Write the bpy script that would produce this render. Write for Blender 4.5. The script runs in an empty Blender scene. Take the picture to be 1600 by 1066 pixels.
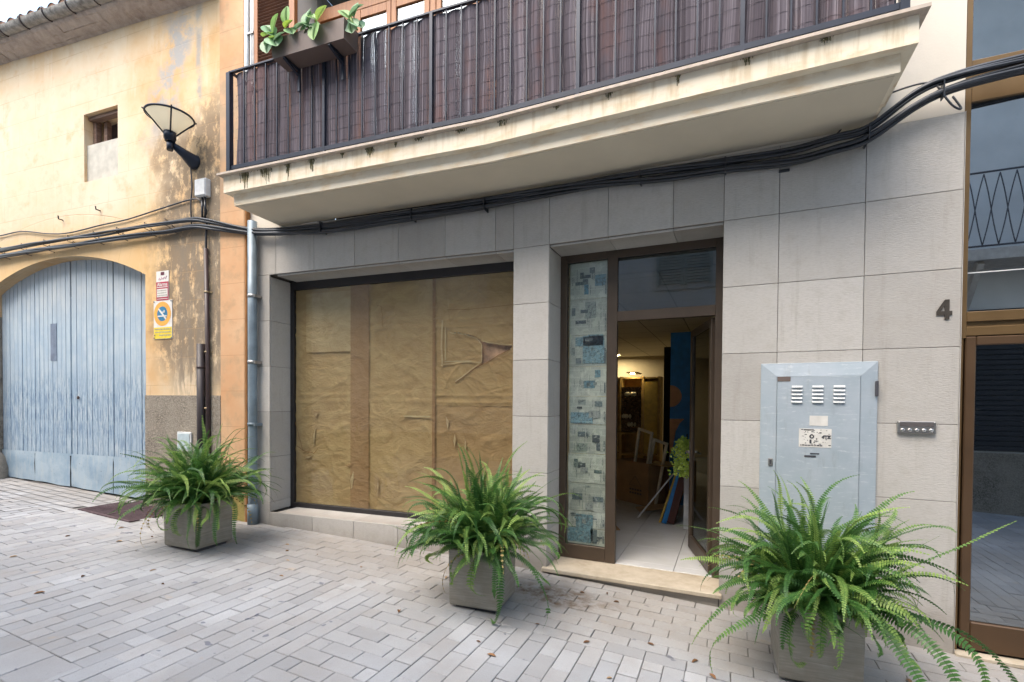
import bpy, math, random
from mathutils import Vector, Matrix, noise
random.seed(7)
R = math.radians
sc = bpy.context.scene
COL = sc.collection

# ------------------------------------------------------------------ frames
DL = 0.0769127
FR = Matrix.Identity(4)                       # right hand stretch of the street front
FL = Matrix.Rotation(DL, 4, 'Z')              # left hand stretch (the front bends at the pillar)
def gz(x, y=0.0): return 0.02 - 0.04 * x      # the street falls to the right

# ------------------------------------------------------------------ mesh builder
class MB:
    def __init__(s, F=FR):
        s.v = []; s.f = []; s.uv = []; s.c = []; s.F = F; s.sm = []
    def face(s, pts, tone=0.5, uvs=None, smooth=False, var=0.5):
        n = len(s.v)
        P = [Vector(p) for p in pts]
        if uvs is None:
            nr = (P[1] - P[0]).cross(P[2] - P[0])
            if nr.length < 1e-12 and len(P) > 3: nr = (P[2] - P[0]).cross(P[3] - P[0])
            a = (abs(nr.x), abs(nr.y), abs(nr.z))
            if a[1] >= a[0] and a[1] >= a[2]: uvs = [(p.x, p.z) for p in P]
            elif a[0] >= a[2]: uvs = [(p.y, p.z) for p in P]
            else: uvs = [(p.x, p.y) for p in P]
        s.v += [s.F @ p for p in P]
        s.f.append(list(range(n, n + len(P)))); s.uv.append(uvs); s.c.append((tone, var, 0, 1)); s.sm.append(smooth)
    def box(s, x0, x1, y0, y1, z0, z1, tone=0.5, M=None, b=0.0, var=0.5):
        if x1 < x0: x0, x1 = x1, x0
        if y1 < y0: y0, y1 = y1, y0
        if z1 < z0: z0, z1 = z1, z0
        b = min(b, (x1-x0)*.45, (y1-y0)*.45, (z1-z0)*.45)
        T = (lambda p: M @ Vector(p)) if M is not None else (lambda p: Vector(p))
        def q(uvk, *pts):
            raw = [Vector(p) for p in pts]
            uvs = [((p.x, p.z), (p.y, p.z), (p.x, p.y))[uvk] for p in raw]
            s.face([T(p) for p in raw], tone, uvs, False, var)
        if b <= 0:
            q(0, (x0,y0,z0),(x1,y0,z0),(x1,y0,z1),(x0,y0,z1)); q(0, (x1,y1,z0),(x0,y1,z0),(x0,y1,z1),(x1,y1,z1))
            q(1, (x0,y1,z0),(x0,y0,z0),(x0,y0,z1),(x0,y1,z1)); q(1, (x1,y0,z0),(x1,y1,z0),(x1,y1,z1),(x1,y0,z1))
            q(2, (x0,y0,z1),(x1,y0,z1),(x1,y1,z1),(x0,y1,z1)); q(2, (x0,y1,z0),(x1,y1,z0),(x1,y0,z0),(x0,y0,z0))
            return
        X0,X1,Y0,Y1,Z0,Z1 = x0+b,x1-b,y0+b,y1-b,z0+b,z1-b
        q(0,(X0,y0,Z0),(X1,y0,Z0),(X1,y0,Z1),(X0,y0,Z1)); q(0,(X1,y1,Z0),(X0,y1,Z0),(X0,y1,Z1),(X1,y1,Z1))
        q(1,(x0,Y1,Z0),(x0,Y0,Z0),(x0,Y0,Z1),(x0,Y1,Z1)); q(1,(x1,Y0,Z0),(x1,Y1,Z0),(x1,Y1,Z1),(x1,Y0,Z1))
        q(2,(X0,Y0,z1),(X1,Y0,z1),(X1,Y1,z1),(X0,Y1,z1)); q(2,(X0,Y1,z0),(X1,Y1,z0),(X1,Y0,z0),(X0,Y0,z0))
        for (ya, yb, sg) in ((y0, Y0, 1), (y1, Y1, -1)):
            for (za, zb) in ((z0, Z0), (z1, Z1)):
                q(0,(X0,ya,zb),(X1,ya,zb),(X1,yb,za),(X0,yb,za))
        for (xa, xb) in ((x0, X0), (x1, X1)):
            for (za, zb) in ((z0, Z0), (z1, Z1)):
                q(1,(xa,Y0,zb),(xa,Y1,zb),(xb,Y1,za),(xb,Y0,za))
            for (ya, yb) in ((y0, Y0), (y1, Y1)):
                q(0,(xb,ya,Z0),(xb,ya,Z1),(xa,yb,Z1),(xa,yb,Z0))
                for (za, zb) in ((z0, Z0), (z1, Z1)):
                    q(0,(xb,ya,zb),(xa,yb,zb),(xb,yb,za))
    def bar(s, p, q, w, h=None, tone=0.5, up=(0,0,1), b=0.0):
        """box beam from p to q, width w across, h along 'up'"""
        h = h or w
        p, q = Vector(p), Vector(q); d = q - p; L = d.length; d.normalize()
        u = Vector(up)
        if abs(d.dot(u)) > .99: u = Vector((0,1,0))
        sd = d.cross(u).normalized(); u = sd.cross(d).normalized()
        M = Matrix((( sd.x, u.x, d.x, p.x),( sd.y, u.y, d.y, p.y),( sd.z, u.z, d.z, p.z),(0,0,0,1)))
        s.box(-w/2, w/2, -h/2, h/2, 0, L, tone, M, b)
    def tube(s, pts, r, n=8, tone=0.5, cap=True, closed=False):
        P = [Vector(p) for p in pts]; m = len(P)
        rr = r if isinstance(r, (list, tuple)) else [r]*m
        rings = []; ref = None; acc = 0; accs = []
        for i in range(m):
            if closed: d = P[(i+1) % m] - P[i-1]
            else: d = P[min(i+1, m-1)] - P[max(i-1, 0)]
            d.normalize()
            if ref is None:
                ref = Vector((0,0,1)) if abs(d.z) < .9 else Vector((1,0,0))
            a = d.cross(ref).normalized(); bb = a.cross(d).normalized(); ref = bb
            rings.append([P[i] + (a*math.cos(2*math.pi*k/n) + bb*math.sin(2*math.pi*k/n))*rr[i] for k in range(n)])
            if i: acc += (P[i]-P[i-1]).length
            accs.append(acc)
        for i in range(m if closed else m-1):
            A, B = rings[i], rings[(i+1) % m]
            a0 = accs[i]; a1 = accs[(i+1) % m] if i+1 < m else acc
            for k in range(n):
                k2 = (k+1) % n
                s.face([A[k], A[k2], B[k2], B[k]], tone, [(k/n*.1,a0),((k+1)/n*.1,a0),((k+1)/n*.1,a1),(k/n*.1,a1)], True)
        if cap and not closed:
            s.face(list(reversed(rings[0])), tone); s.face(rings[-1], tone)
    def lathe(s, c, prof, n=20, tone=0.5, axis=None):
        c = Vector(c); ax = Vector(axis or (0,0,1)).normalized()
        a = ax.orthogonal().normalized(); b = ax.cross(a)
        for (r0, z0), (r1, z1) in zip(prof, prof[1:]):
            for k in range(n):
                t0, t1 = 2*math.pi*k/n, 2*math.pi*(k+1)/n
                f = lambda r, z, t: c + ax*z + (a*math.cos(t) + b*math.sin(t))*r
                pts = [f(r0,z0,t0), f(r0,z0,t1), f(r1,z1,t1), f(r1,z1,t0)]
                if r0 < 1e-6: pts = pts[1:]
                elif r1 < 1e-6: pts = pts[:3]
                s.face(pts, tone, None, True)
    def build(s, name, mat, parent=None, loc=None, weld=False):
        o_loc = Vector(loc) if loc is not None else Vector((0,0,0))
        if parent is not None: base = wloc(parent)
        else:
            if loc is None and s.v:
                xs = [v.x for v in s.v]; ys = [v.y for v in s.v]; zs = [v.z for v in s.v]
                o_loc = Vector(((min(xs)+max(xs))/2, (min(ys)+max(ys))/2, min(zs)))
            base = o_loc
        me = bpy.data.meshes.new(name)
        me.from_pydata([v - base for v in s.v], [], s.f)
        uvl = me.uv_layers.new(name='UVMap'); ca = me.color_attributes.new('tone', 'FLOAT_COLOR', 'CORNER')
        uvd = []; cd = []
        for uvs, c in zip(s.uv, s.c):
            for t in uvs: uvd += [t[0], t[1]]; cd += c
        me.uv_layers['UVMap'].data.foreach_set('uv', uvd); me.color_attributes['tone'].data.foreach_set('color', cd)
        me.polygons.foreach_set('use_smooth', s.sm)
        me.materials.append(mat)
        if any(s.sm) or weld:
            import bmesh
            bm = bmesh.new(); bm.from_mesh(me); bmesh.ops.remove_doubles(bm, verts=bm.verts, dist=2e-5)
            bm.to_mesh(me); bm.free()
        me.update()
        o = bpy.data.objects.new(name, me); COL.objects.link(o)
        if parent is not None: o.parent = parent
        else: o.location = o_loc
        return o
def wloc(o):
    v = Vector(o.location); p = o.parent
    while p is not None: v += Vector(p.location); p = p.parent
    return v
def tag(o, label=None, cat=None, group=None, kind=None):
    if label: o['label'] = label
    if cat: o['category'] = cat
    if group: o['group'] = group
    if kind: o['kind'] = kind
    return o
def thing(name, loc, label, cat, group=None, kind=None):
    o = bpy.data.objects.new(name, None); COL.objects.link(o); o.location = Vector(loc); o.empty_display_size = .1
    return tag(o, label, cat, group, kind)
def lp(x, y, z): return FL @ Vector((x, y, z))

# ------------------------------------------------------------------ materials
class Mat:
    def __init__(s, name):
        s.m = bpy.data.materials.new(name); s.m.use_nodes = True
        s.nt = s.m.node_tree; s.n = s.nt.nodes; s.l = s.nt.links
        s.b = s.n['Principled BSDF']; s.out = s.n['Material Output']
    def node(s, t, **kw):
        n = s.n.new(t)
        for k, v in kw.items(): setattr(n, k, v)
        return n
    def link(s, a, b): s.l.new(a, b)
    def setin(s, n, k, v):
        if isinstance(v, bpy.types.NodeSocket): s.l.new(v, n.inputs[k])
        else: n.inputs[k].default_value = v
    def uv(s, sx=1, sy=1):
        t = s.node('ShaderNodeUVMap'); mp = s.node('ShaderNodeMapping'); s.link(t.outputs[0], mp.inputs[0])
        mp.inputs['Scale'].default_value = (sx, sy, 1); return mp.outputs[0]
    def obj(s, sx=1, sy=1, sz=1):
        t = s.node('ShaderNodeTexCoord'); mp = s.node('ShaderNodeMapping'); s.link(t.outputs['Object'], mp.inputs[0])
        mp.inputs['Scale'].default_value = (sx, sy, sz); return mp.outputs[0]
    def noise(s, vec, scale, detail=4, rough=.55, dist=0):
        n = s.node('ShaderNodeTexNoise'); s.link(vec, n.inputs['Vector'])
        n.inputs['Scale'].default_value = scale; n.inputs['Detail'].default_value = detail
        n.inputs['Roughness'].default_value = rough; n.inputs['Distortion'].default_value = dist
        return n.outputs['Fac']
    def ramp(s, fac, stops):
        r = s.node('ShaderNodeValToRGB'); s.link(fac, r.inputs[0]); e = r.color_ramp.elements
        while len(e) < len(stops): e.new(.5)
        for i, (p, c) in enumerate(stops):
            e[i].position = p; e[i].color = (c, c, c, 1) if isinstance(c, (int, float)) else (*c, 1)
        return r.outputs[0]
    def mix(s, fac, a, b, mode='MIX'):
        m = s.node('ShaderNodeMix', data_type='RGBA', blend_type=mode)
        for k, v in ((0, fac), (6, a), (7, b)):
            if isinstance(v, bpy.types.NodeSocket): s.l.new(v, m.inputs[k])
            elif k == 0: m.inputs[0].default_value = v
            else: m.inputs[k].default_value = (*v, 1)
        return m.outputs[2]
    def math(s, op, a, b=None, c=None, clamp=False):
        m = s.node('ShaderNodeMath', operation=op); m.use_clamp = clamp
        for i, v in enumerate((a, b, c)):
            if v is None: continue
            if isinstance(v, bpy.types.NodeSocket): s.l.new(v, m.inputs[i])
            else: m.inputs[i].default_value = v
        return m.outputs[0]
    def tone(s):
        a = s.node('ShaderNodeVertexColor', layer_name='tone'); sp = s.node('ShaderNodeSeparateColor')
        s.link(a.outputs[0], sp.inputs[0]); return sp.outputs[0], sp.outputs[1]
    def sepuv(s):
        t = s.node('ShaderNodeUVMap'); sp = s.node('ShaderNodeSeparateXYZ'); s.link(t.outputs[0], sp.inputs[0])
        return sp.outputs[0], sp.outputs[1]
    def box01(s, x, a, b, soft):
        """1 between a and b with soft edges"""
        r1 = s.math('SMOOTH_MIN', 1.0, 1.0, 0.0)
        m = s.node('ShaderNodeMapRange', interpolation_type='SMOOTHSTEP'); s.setin(m, 'Value', x)
        s.setin(m, 'From Min', a - soft); s.setin(m, 'From Max', a + soft)
        m2 = s.node('ShaderNodeMapRange', interpolation_type='SMOOTHSTEP'); s.setin(m2, 'Value', x)
        s.setin(m2, 'From Min', b - soft); s.setin(m2, 'From Max', b + soft)
        return s.math('SUBTRACT', m.outputs[0], m2.outputs[0], clamp=True)
    def bump(s, h, strength=.3, dist=.01, prev=None):
        b = s.node('ShaderNodeBump'); s.link(h, b.inputs['Height']); b.inputs['Strength'].default_value = strength
        b.inputs['Distance'].default_value = dist
        if prev is not None: s.link(prev, b.inputs['Normal'])
        return b.outputs[0]
    def fin(s, col=None, rough=.7, metal=0, norm=None, spec=None):
        if col is not None: s.setin(s.b, 'Base Color', col if isinstance(col, bpy.types.NodeSocket) else (*col, 1))
        s.setin(s.b, 'Roughness', rough); s.setin(s.b, 'Metallic', metal)
        if norm is not None: s.link(norm, s.b.inputs['Normal'])
        if spec is not None: s.setin(s.b, 'Specular IOR Level', spec)
        return s.m
def simple(name, col, rough=.6, metal=0, var=.12, scale=12, bump=.0, spec=None):
    m = Mat(name); v = m.obj(); n = m.noise(v, scale)
    dk = tuple(c*(1-var*1.6) for c in col); lt = tuple(min(1, c*(1+var)) for c in col)
    c = m.ramp(n, [(.3, dk), (.7, lt)])
    nb = m.bump(m.noise(v, scale*6), bump, .004) if bump else None
    rr = m.math('MULTIPLY_ADD', n, .15, rough-.07)
    return m.fin(c, rr, metal, nb, spec)

def m_clad():
    m = Mat('stone_cladding'); t, var = m.tone(); u = m.uv()
    st = m.noise(m.uv(34, 150), 1.0, 3, .6, .4)            # fine combed horizontal grooves
    fine = m.noise(u, 140, 3, .6); big = m.noise(u, 1.7, 4); mid = m.noise(u, 9, 5, .6)
    c = m.ramp(t, [(0, (.380,.360,.335)), (1, (.500,.480,.453))])
    c = m.mix(m.ramp(big, [(.35, 0.0), (.65, .35)]), c, (.51,.495,.465))
    c = m.mix(m.ramp(mid, [(.52, 0.0), (.75, .32)]), c, (.33,.295,.25))
    c = m.mix(m.ramp(st, [(.35, .25), (.55, 0.0)]), c, (.29,.27,.24))
    cx, cz = m.sepuv(); dr = m.ramp(m.noise(m.uv(10, .8), 1.3, 6, .7), [(.54, 0.0), (.70, .30)])
    c = m.mix(dr, c, (.27,.24,.20))
    foot = m.math('MULTIPLY', m.box01(m.math('ADD', cz, m.math('MULTIPLY_ADD', mid, .3, -.15)), -1.0, .14, .12), .45)
    c = m.mix(foot, c, (.24,.20,.16))
    nb = m.bump(st, .55, .004); nb = m.bump(fine, .3, .002, nb)
    return m.fin(c, .85, 0, nb, .3)
def m_yellow():
    m = Mat('ochre_plaster'); x, z = m.sepuv(); u = m.uv()
    s_ = m.math('MULTIPLY', x, -1.0)                       # distance along the wall, to the left
    wob = m.math('MULTIPLY_ADD', m.noise(u, 1.6, 5, .6), .9, -.45)
    sw = m.math('ADD', s_, wob)
    big = m.noise(u, .8, 5, .6); mid = m.noise(u, 3.5, 6, .62); fine = m.noise(u, 40, 5, .65); vert = m.noise(m.uv(3.0, .55), 1.3, 5, .65)
    c = m.ramp(big, [(.34, (.60,.37,.175)), (.5, (.65,.475,.285)), (.66, (.67,.565,.42))])
    pale = m.math('MULTIPLY', m.box01(sw, 4.9, 9.5, .8), m.box01(z, 3.3, 5.9, .5))
    c = m.mix(m.math('MULTIPLY', pale, m.ramp(mid, [(.35, .45), (.6, .85)])), c, (.655,.57,.445))
    c = m.mix(m.ramp(vert, [(.52, 0.0), (.68, .55)]), c, (.70,.60,.46))
    c = m.mix(m.ramp(mid, [(.53, 0.0), (.70, .55)]), c, (.57,.33,.145))
    # band round the arch, stronger ochre
    c = m.mix(m.math('MULTIPLY', m.math('MULTIPLY', m.box01(z, 2.2, 3.75, .25), m.box01(s_, 4.3, 9, .3)), .55), c, (.66,.42,.17))
    # bare grey patch high up
    g = m.math('MULTIPLY', m.box01(m.math('ADD', sw, m.math('MULTIPLY', z, .35)), 5.95, 6.35, .12), m.box01(z, 4.6, 6.0, .3))
    c = m.mix(m.math('MULTIPLY', g, m.ramp(m.noise(u, 4, 7, .7), [(.42, .0), (.55, 1.0)])), c, (.40,.38,.36))
    # damp dark staining on both sides of the down pipe, broken by noise
    d = m.math('MULTIPLY', m.box01(sw, 3.2, 4.5, .2), m.box01(m.math('ADD', z, wob), 1.85, 4.85, .3))
    brk = m.ramp(m.noise(m.uv(6.5, 4.2), 1.0, 9, .74), [(.40, 0.0), (.50, 1.0)])
    c = m.mix(m.math('MULTIPLY', m.math('MULTIPLY', d, brk), .85), c, (.18,.14,.10))
    d2 = m.math('MULTIPLY', m.box01(sw, 3.4, 4.25, .12), m.box01(m.math('ADD', z, wob), 1.6, 3.7, .3))
    c = m.mix(m.math('MULTIPLY', m.math('MULTIPLY', d2, m.ramp(m.noise(m.uv(6, 1.2), 2.2, 7, .7), [(.45, 0.0), (.53, 1.0)])), .8), c, (.22,.18,.135))
    # crack line with grey plaster
    ck = m.math('MULTIPLY', m.box01(m.math('ADD', s_, m.math('MULTIPLY', wob, .08)), 3.78, 3.86, .03), m.box01(z, 4.75, 6.0, .15))
    c = m.mix(m.math('MULTIPLY', ck, m.ramp(mid, [(.4, 0.0), (.55, .9)])), c, (.36,.34,.31))
    dt = m.ramp(m.noise(u, 28, 6, .75), [(.62, 0.0), (.74, .5)])
    c = m.mix(dt, c, (.42,.27,.12))
    # ruled ashlar joints, far fainter where weathered
    br = m.node('ShaderNodeTexBrick'); mp = m.node('ShaderNodeMapping'); m.link(m.uv(), mp.inputs[0])
    mp.inputs['Location'].default_value = (.21, -4.31 + .33*14, 0); m.link(mp.outputs[0], br.inputs['Vector'])
    for k, v in (('Scale', 1.0), ('Mortar Size', .0045), ('Mortar Smooth', .3), ('Brick Width', .74), ('Row Height', .33)): br.inputs[k].default_value = v
    # voussoir joints radiate round the arch
    ax = m.math('ADD', x, 6.4); az = m.math('SUBTRACT', z, -.67)
    rad = m.math('SQRT', m.math('ADD', m.math('MULTIPLY', ax, ax), m.math('MULTIPLY', az, az)))
    ang = m.math('ARCTAN2', ax, az)
    inb = m.math('MULTIPLY', m.box01(rad, 3.9, 4.58, .004), m.box01(ang, -.46, .46, .004))
    saw = m.math('ABSOLUTE', m.math('SUBTRACT', m.math('FRACT', m.math('MULTIPLY', ang, 22.0)), .5))
    vj = m.math('MULTIPLY', m.math('LESS_THAN', saw, .018), inb)
    edge = m.math('MULTIPLY', m.box01(rad, 4.575, 4.585, .002), m.box01(ang, -.46, .46, .01))
    ash = m.math('MULTIPLY', br.outputs['Fac'], m.math('SUBTRACT', 1.0, inb, clamp=True))
    j = m.math('MAXIMUM', m.math('MAXIMUM', ash, vj), edge)
    jf = m.math('MULTIPLY', j, m.ramp(m.noise(u, 2.2, 5, .7), [(.38, .0), (.62, .5)]))
    c = m.mix(jf, c, (.42,.27,.14))
    h = m.math('SUBTRACT', m.math('MULTIPLY_ADD', fine, .4, m.math('MULTIPLY', mid, .8)), j)
    nb = m.bump(h, .35, .01)
    return m.fin(c, .9, 0, nb, .25)
def m_orange():
    m = Mat('orange_plaster'); x, z = m.sepuv(); u = m.uv()
    big = m.noise(u, 1.4, 5, .6); mid = m.noise(u, 6, 6, .65)
    c = m.ramp(big, [(.3, (.56,.30,.15)), (.7, (.62,.41,.25))])
    lo = m.math('MULTIPLY', m.box01(z, 3.7, 5.1, .2), m.ramp(mid, [(.35, .3), (.6, .9)]))
    c = m.mix(lo, c, (.36,.27,.19))
    c = m.mix(m.ramp(mid, [(.50, 0.0), (.66, .6)]), c, (.42,.29,.17))
    y = m.math('FRACT', m.math('DIVIDE', z, .40)); j = m.math('LESS_THAN', y, .012)
    c = m.mix(m.math('MULTIPLY', j, .55), c, (.32,.18,.08))
    return m.fin(c, .9, 0, m.bump(m.math('SUBTRACT', mid, j), .3, .006), .25)
def m_rough(name, c0, c1, scale=60, st=.8, dist=.02, rough=.95):
    m = Mat(name); u = m.obj(); n = m.noise(u, scale, 5, .7); b = m.noise(u, 3, 4)
    c = m.mix(m.ramp(b, [(.35, 0.0), (.65, .6)]), m.ramp(n, [(.35, c0), (.65, c1)]), c1)
    return m.fin(c, rough, 0, m.bump(n, st, dist), .2)
def m_paving():
    m = Mat('paver'); t, var = m.tone(); o = m.obj()
    c = m.ramp(t, [(0, (.325,.333,.347)), (.5, (.395,.403,.418)), (1, (.47,.478,.492))])
    c = m.mix(m.math('MULTIPLY', var, .28), c, (.45,.41,.375))
    f = m.noise(o, 160, 4, .7); g = m.noise(o, 14, 6, .7); b = m.noise(o, .9, 5, .6)
    c = m.mix(m.ramp(f, [(.38, .3), (.6, 0.0)]), c, (.25,.245,.24))
    c = m.mix(m.ramp(g, [(.60, 0.0), (.78, .5)]), c, (.27,.255,.235))
    c = m.mix(m.ramp(b, [(.40, .5), (.6, 0.0)]), c, (.27,.26,.25))
    c = m.mix(m.ramp(m.noise(o, 2.6, 7, .72), [(.52, 0.0), (.70, .4)]), c, (.30,.27,.24))
    c = m.mix(m.ramp(m.noise(o, 45, 4, .7), [(.64, 0.0), (.72, .5)]), c, (.19,.18,.17))
    c = m.mix(m.ramp(m.noise(o, 9, 2, .4), [(.735, 0.0), (.75, .75)]), c, (.12,.13,.17))
    c = m.mix(m.ramp(m.noise(o, 5.5, 3, .5), [(.70, 0.0), (.76, .4)]), c, (.42,.32,.22))
    # trodden-in dirt along the house front and spilt soil near the doorway
    tc = m.node('ShaderNodeTexCoord'); sp = m.node('ShaderNodeSeparateXYZ'); m.link(tc.outputs['Object'], sp.inputs[0])
    wob = m.math('MULTIPLY_ADD', m.noise(o, 3, 6, .7), .7, -.35)
    near = m.box01(m.math('ADD', sp.outputs[1], wob), -.85, 1.0, .45)
    c = m.mix(m.math('MULTIPLY', near, m.ramp(g, [(.3, .62), (.7, .30)])), c, (.25,.215,.175))
    dx = m.math('ADD', m.math('SUBTRACT', sp.outputs[0], .60), wob); dy = m.math('ADD', m.math('ADD', sp.outputs[1], .42), m.math('MULTIPLY', wob, .6))
    r = m.math('SQRT', m.math('ADD', m.math('MULTIPLY', dx, m.math('MULTIPLY', dx, .6)), m.math('MULTIPLY', m.math('MULTIPLY', dy, 3.0), dy)))
    m2 = m.math('MULTIPLY', m.box01(r, -1, .30, .12), m.ramp(m.noise(o, 12, 7, .7), [(.42, 0.0), (.6, .9)]))
    c = m.mix(m2, c, (.14,.095,.06))
    h = m.math('MULTIPLY_ADD', g, .6, m.math('MULTIPLY', f, .5))
    return m.fin(c, .82, 0, m.bump(h, .35, .006), .3)
def m_cream(name='cream_render', stain=True, base=(.78,.70,.56)):
    m = Mat(name); u = m.uv(); x, z = m.sepuv()
    big = m.noise(u, 1.3, 5, .6); fine = m.noise(u, 60, 4, .6); mid = m.noise(m.uv(2.5, 6), 1.6, 5, .65)
    c = m.ramp(big, [(.3, tuple(k*.93 for k in base)), (.7, tuple(min(1,k*1.06) for k in base))])
    if stain:
        c = m.mix(m.ramp(mid, [(.48, 0.0), (.68, .6)]), c, (.62,.44,.24))
        c = m.mix(m.math('MULTIPLY', m.ramp(m.noise(m.uv(9, .9), 1.5, 5, .65), [(.5, 0.0), (.64, .55)]), m.box01(z, 3.5, 3.8, .05)), c, (.50,.38,.22))
        c = m.mix(m.ramp(m.noise(u, 11, 6, .7), [(.62, 0.0), (.75, .4)]), c, (.40,.34,.25))
    return m.fin(c, .85, 0, m.bump(fine, .25, .003), .3)
def m_garage():
    m = Mat('weathered_blue_paint'); x, z = m.sepuv(); t, var = m.tone()
    st = m.noise(m.uv(34, 1.6), 1.0, 7, .72); st2 = m.noise(m.uv(60, 5), 1.0, 6, .7); big = m.noise(m.uv(), 1.5, 4)
    c = m.ramp(st, [(.3, (.29,.39,.48)), (.5, (.39,.475,.545)), (.70, (.52,.575,.60))])
    c = m.mix(m.math('MULTIPLY', t, .3), c, (.47,.51,.53))
    c = m.mix(m.ramp(m.noise(m.uv(3, 2), 1.3, 6, .7), [(.42, .55), (.6, 0.0)]), c, (.27,.37,.48))
    wear = m.math('MULTIPLY', m.box01(m.math('ADD', z, m.math('MULTIPLY_ADD', big, .9, -.45)), .72, 1.75, .35), m.ramp(st2, [(.47, 0.0), (.56, 1.0)]))
    c = m.mix(m.math('MULTIPLY', wear, .75), c, (.11,.19,.30))
    c = m.mix(m.ramp(m.noise(m.uv(25, 6), 1.6, 6, .75), [(.66, 0.0), (.74, .7)]), c, (.16,.19,.23))
    c = m.mix(m.math('MULTIPLY', m.box01(z, 2.7, 3.6, .3), .3), c, (.47,.46,.44))
    nb = m.bump(st, .4, .004)
    return m.fin(c, .7, 0, nb, .3)
def m_metalplate():
    m = Mat('blue_sheet_metal'); u = m.uv(); n = m.noise(u, 30, 6, .75); b = m.noise(u, 3, 4)
    c = m.ramp(b, [(.36, (.24,.34,.44)), (.6, (.37,.46,.53))])
    c = m.mix(m.ramp(n, [(.60, 0.0), (.67, .8)]), c, (.15,.16,.18))
    c = m.mix(m.ramp(m.noise(m.uv(12, 2), 1.4, 6, .7), [(.5, 0.0), (.66, .5)]), c, (.46,.50,.50))
    return m.fin(c, .6, 0, m.bump(b, .3, .02), .4)
def m_kraft():
    m = Mat('kraft_paper'); u = m.uv(); t, var = m.tone()
    w1 = m.noise(m.uv(2.2, 3.2), 1.4, 7, .58, 1.4); w2 = m.noise(m.uv(1, 1.6), 7, 6, .6, 2.2); f = m.noise(u, 90, 3, .6)
    vx = m.node('ShaderNodeTexVoronoi', feature='DISTANCE_TO_EDGE'); m.link(m.mixvec(u, w2), vx.inputs['Vector']) if False else m.link(u, vx.inputs['Vector'])
    vx.inputs['Scale'].default_value = 5.5
    c = m.ramp(t, [(0, (.27,.14,.06)), (.15, (.42,.265,.14)), (.5, (.52,.355,.165)), (1, (.64,.51,.30))])
    c = m.mix(m.ramp(w1, [(.35, .35), (.6, 0.0)]), c, (.30,.155,.055))
    c = m.mix(m.ramp(w2, [(.52, 0.0), (.72, .35)]), c, (.54,.36,.18))
    c = m.mix(m.ramp(f, [(.4, .12), (.6, 0.0)]), c, (.26,.16,.07))
    h = m.math('ADD', w1, m.math('MULTIPLY', w2, .45))
    m.fin(c, .72, 0, m.bump(h, .5, .05), .2)
    tr = m.node('ShaderNodeBsdfTranslucent'); m.link(c, tr.inputs[0])
    mx = m.node('ShaderNodeMixShader'); mx.inputs[0].default_value = .3
    m.link(m.b.outputs[0], mx.inputs[1]); m.link(tr.outputs[0], mx.inputs[2]); m.link(mx.outputs[0], m.out.inputs[0])
    return m.m
def m_glass(name, tint=(.93,.96,.95), ior=1.5, extra=.0):
    m = Mat(name); m.n.remove(m.b)
    lw_ = m.node('ShaderNodeLayerWeight'); lw_.inputs[0].default_value = .5
    f = m.math('MULTIPLY_ADD', m.math('POWER', lw_.outputs['Facing'], 5.0), .93 - extra, .045 + extra, clamp=True)
    tr = m.node('ShaderNodeBsdfTransparent'); tr.inputs[0].default_value = (*tint, 1)
    gl = m.node('ShaderNodeBsdfGlossy'); gl.inputs['Roughness'].default_value = .01; gl.inputs[0].default_value = (.86,.93,1,1)
    mx = m.node('ShaderNodeMixShader'); m.link(f, mx.inputs[0]); m.link(tr.outputs[0], mx.inputs[1]); m.link(gl.outputs[0], mx.inputs[2])
    m.link(mx.outputs[0], m.out.inputs[0]); return m.m
def m_foliage(name, dark, mid, light, trans=.25, rough=.42):
    m = Mat(name); t, var = m.tone(); o = m.obj()
    c = m.ramp(t, [(0, dark), (.55, mid), (1, light)])
    c = m.mix(m.ramp(m.noise(o, 25, 3), [(.4, 0.0), (.7, .3)]), c, tuple(k*.55 for k in mid))
    m.fin(c, rough, 0, None, .45)
    tr = m.node('ShaderNodeBsdfTranslucent'); m.link(c, tr.inputs[0])
    mx = m.node('ShaderNodeMixShader'); mx.inputs[0].default_value = trans
    m.link(m.b.outputs[0], mx.inputs[1]); m.link(tr.outputs[0], mx.inputs[2]); m.link(mx.outputs[0], m.out.inputs[0])
    return m.m
def m_pot():
    m = Mat('fibre_clay_pot'); t, var = m.tone(); u = m.uv(3, 60); n = m.noise(u, 1.4, 6, .65, .4); b = m.noise(m.uv(), 5, 5, .6)
    x, z = m.sepuv()
    c = m.ramp(n, [(.32, (.235,.22,.185)), (.6, (.33,.31,.27)), (.8, (.40,.38,.34))])
    c = m.mix(m.ramp(b, [(.38, .4), (.6, 0.0)]), c, (.18,.155,.12))
    return m.fin(c, .6, 0, m.bump(n, .45, .004), .4)
def m_galv():
    m = Mat('galvanised_paint'); u = m.uv(); b = m.noise(u, 5, 5, .6); s2 = m.noise(m.uv(1, 6), 9, 7, .78)
    c = m.ramp(b, [(.3, (.34,.40,.45)), (.7, (.42,.47,.52))])
    c = m.mix(m.ramp(s2, [(.56, 0.0), (.64, .7)]), c, (.60,.63,.64))
    c = m.mix(m.ramp(m.noise(m.uv(14, 3), 1.1, 6, .7), [(.56, 0.0), (.70, .35)]), c, (.24,.26,.27))
    c = m.mix(m.ramp(m.noise(u, 1.2, 3), [(.45, 0.0), (.7, .5)]), c, (.34,.42,.46))
    return m.fin(c, .5, .15, m.bump(b, .1, .01), .5)
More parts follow.
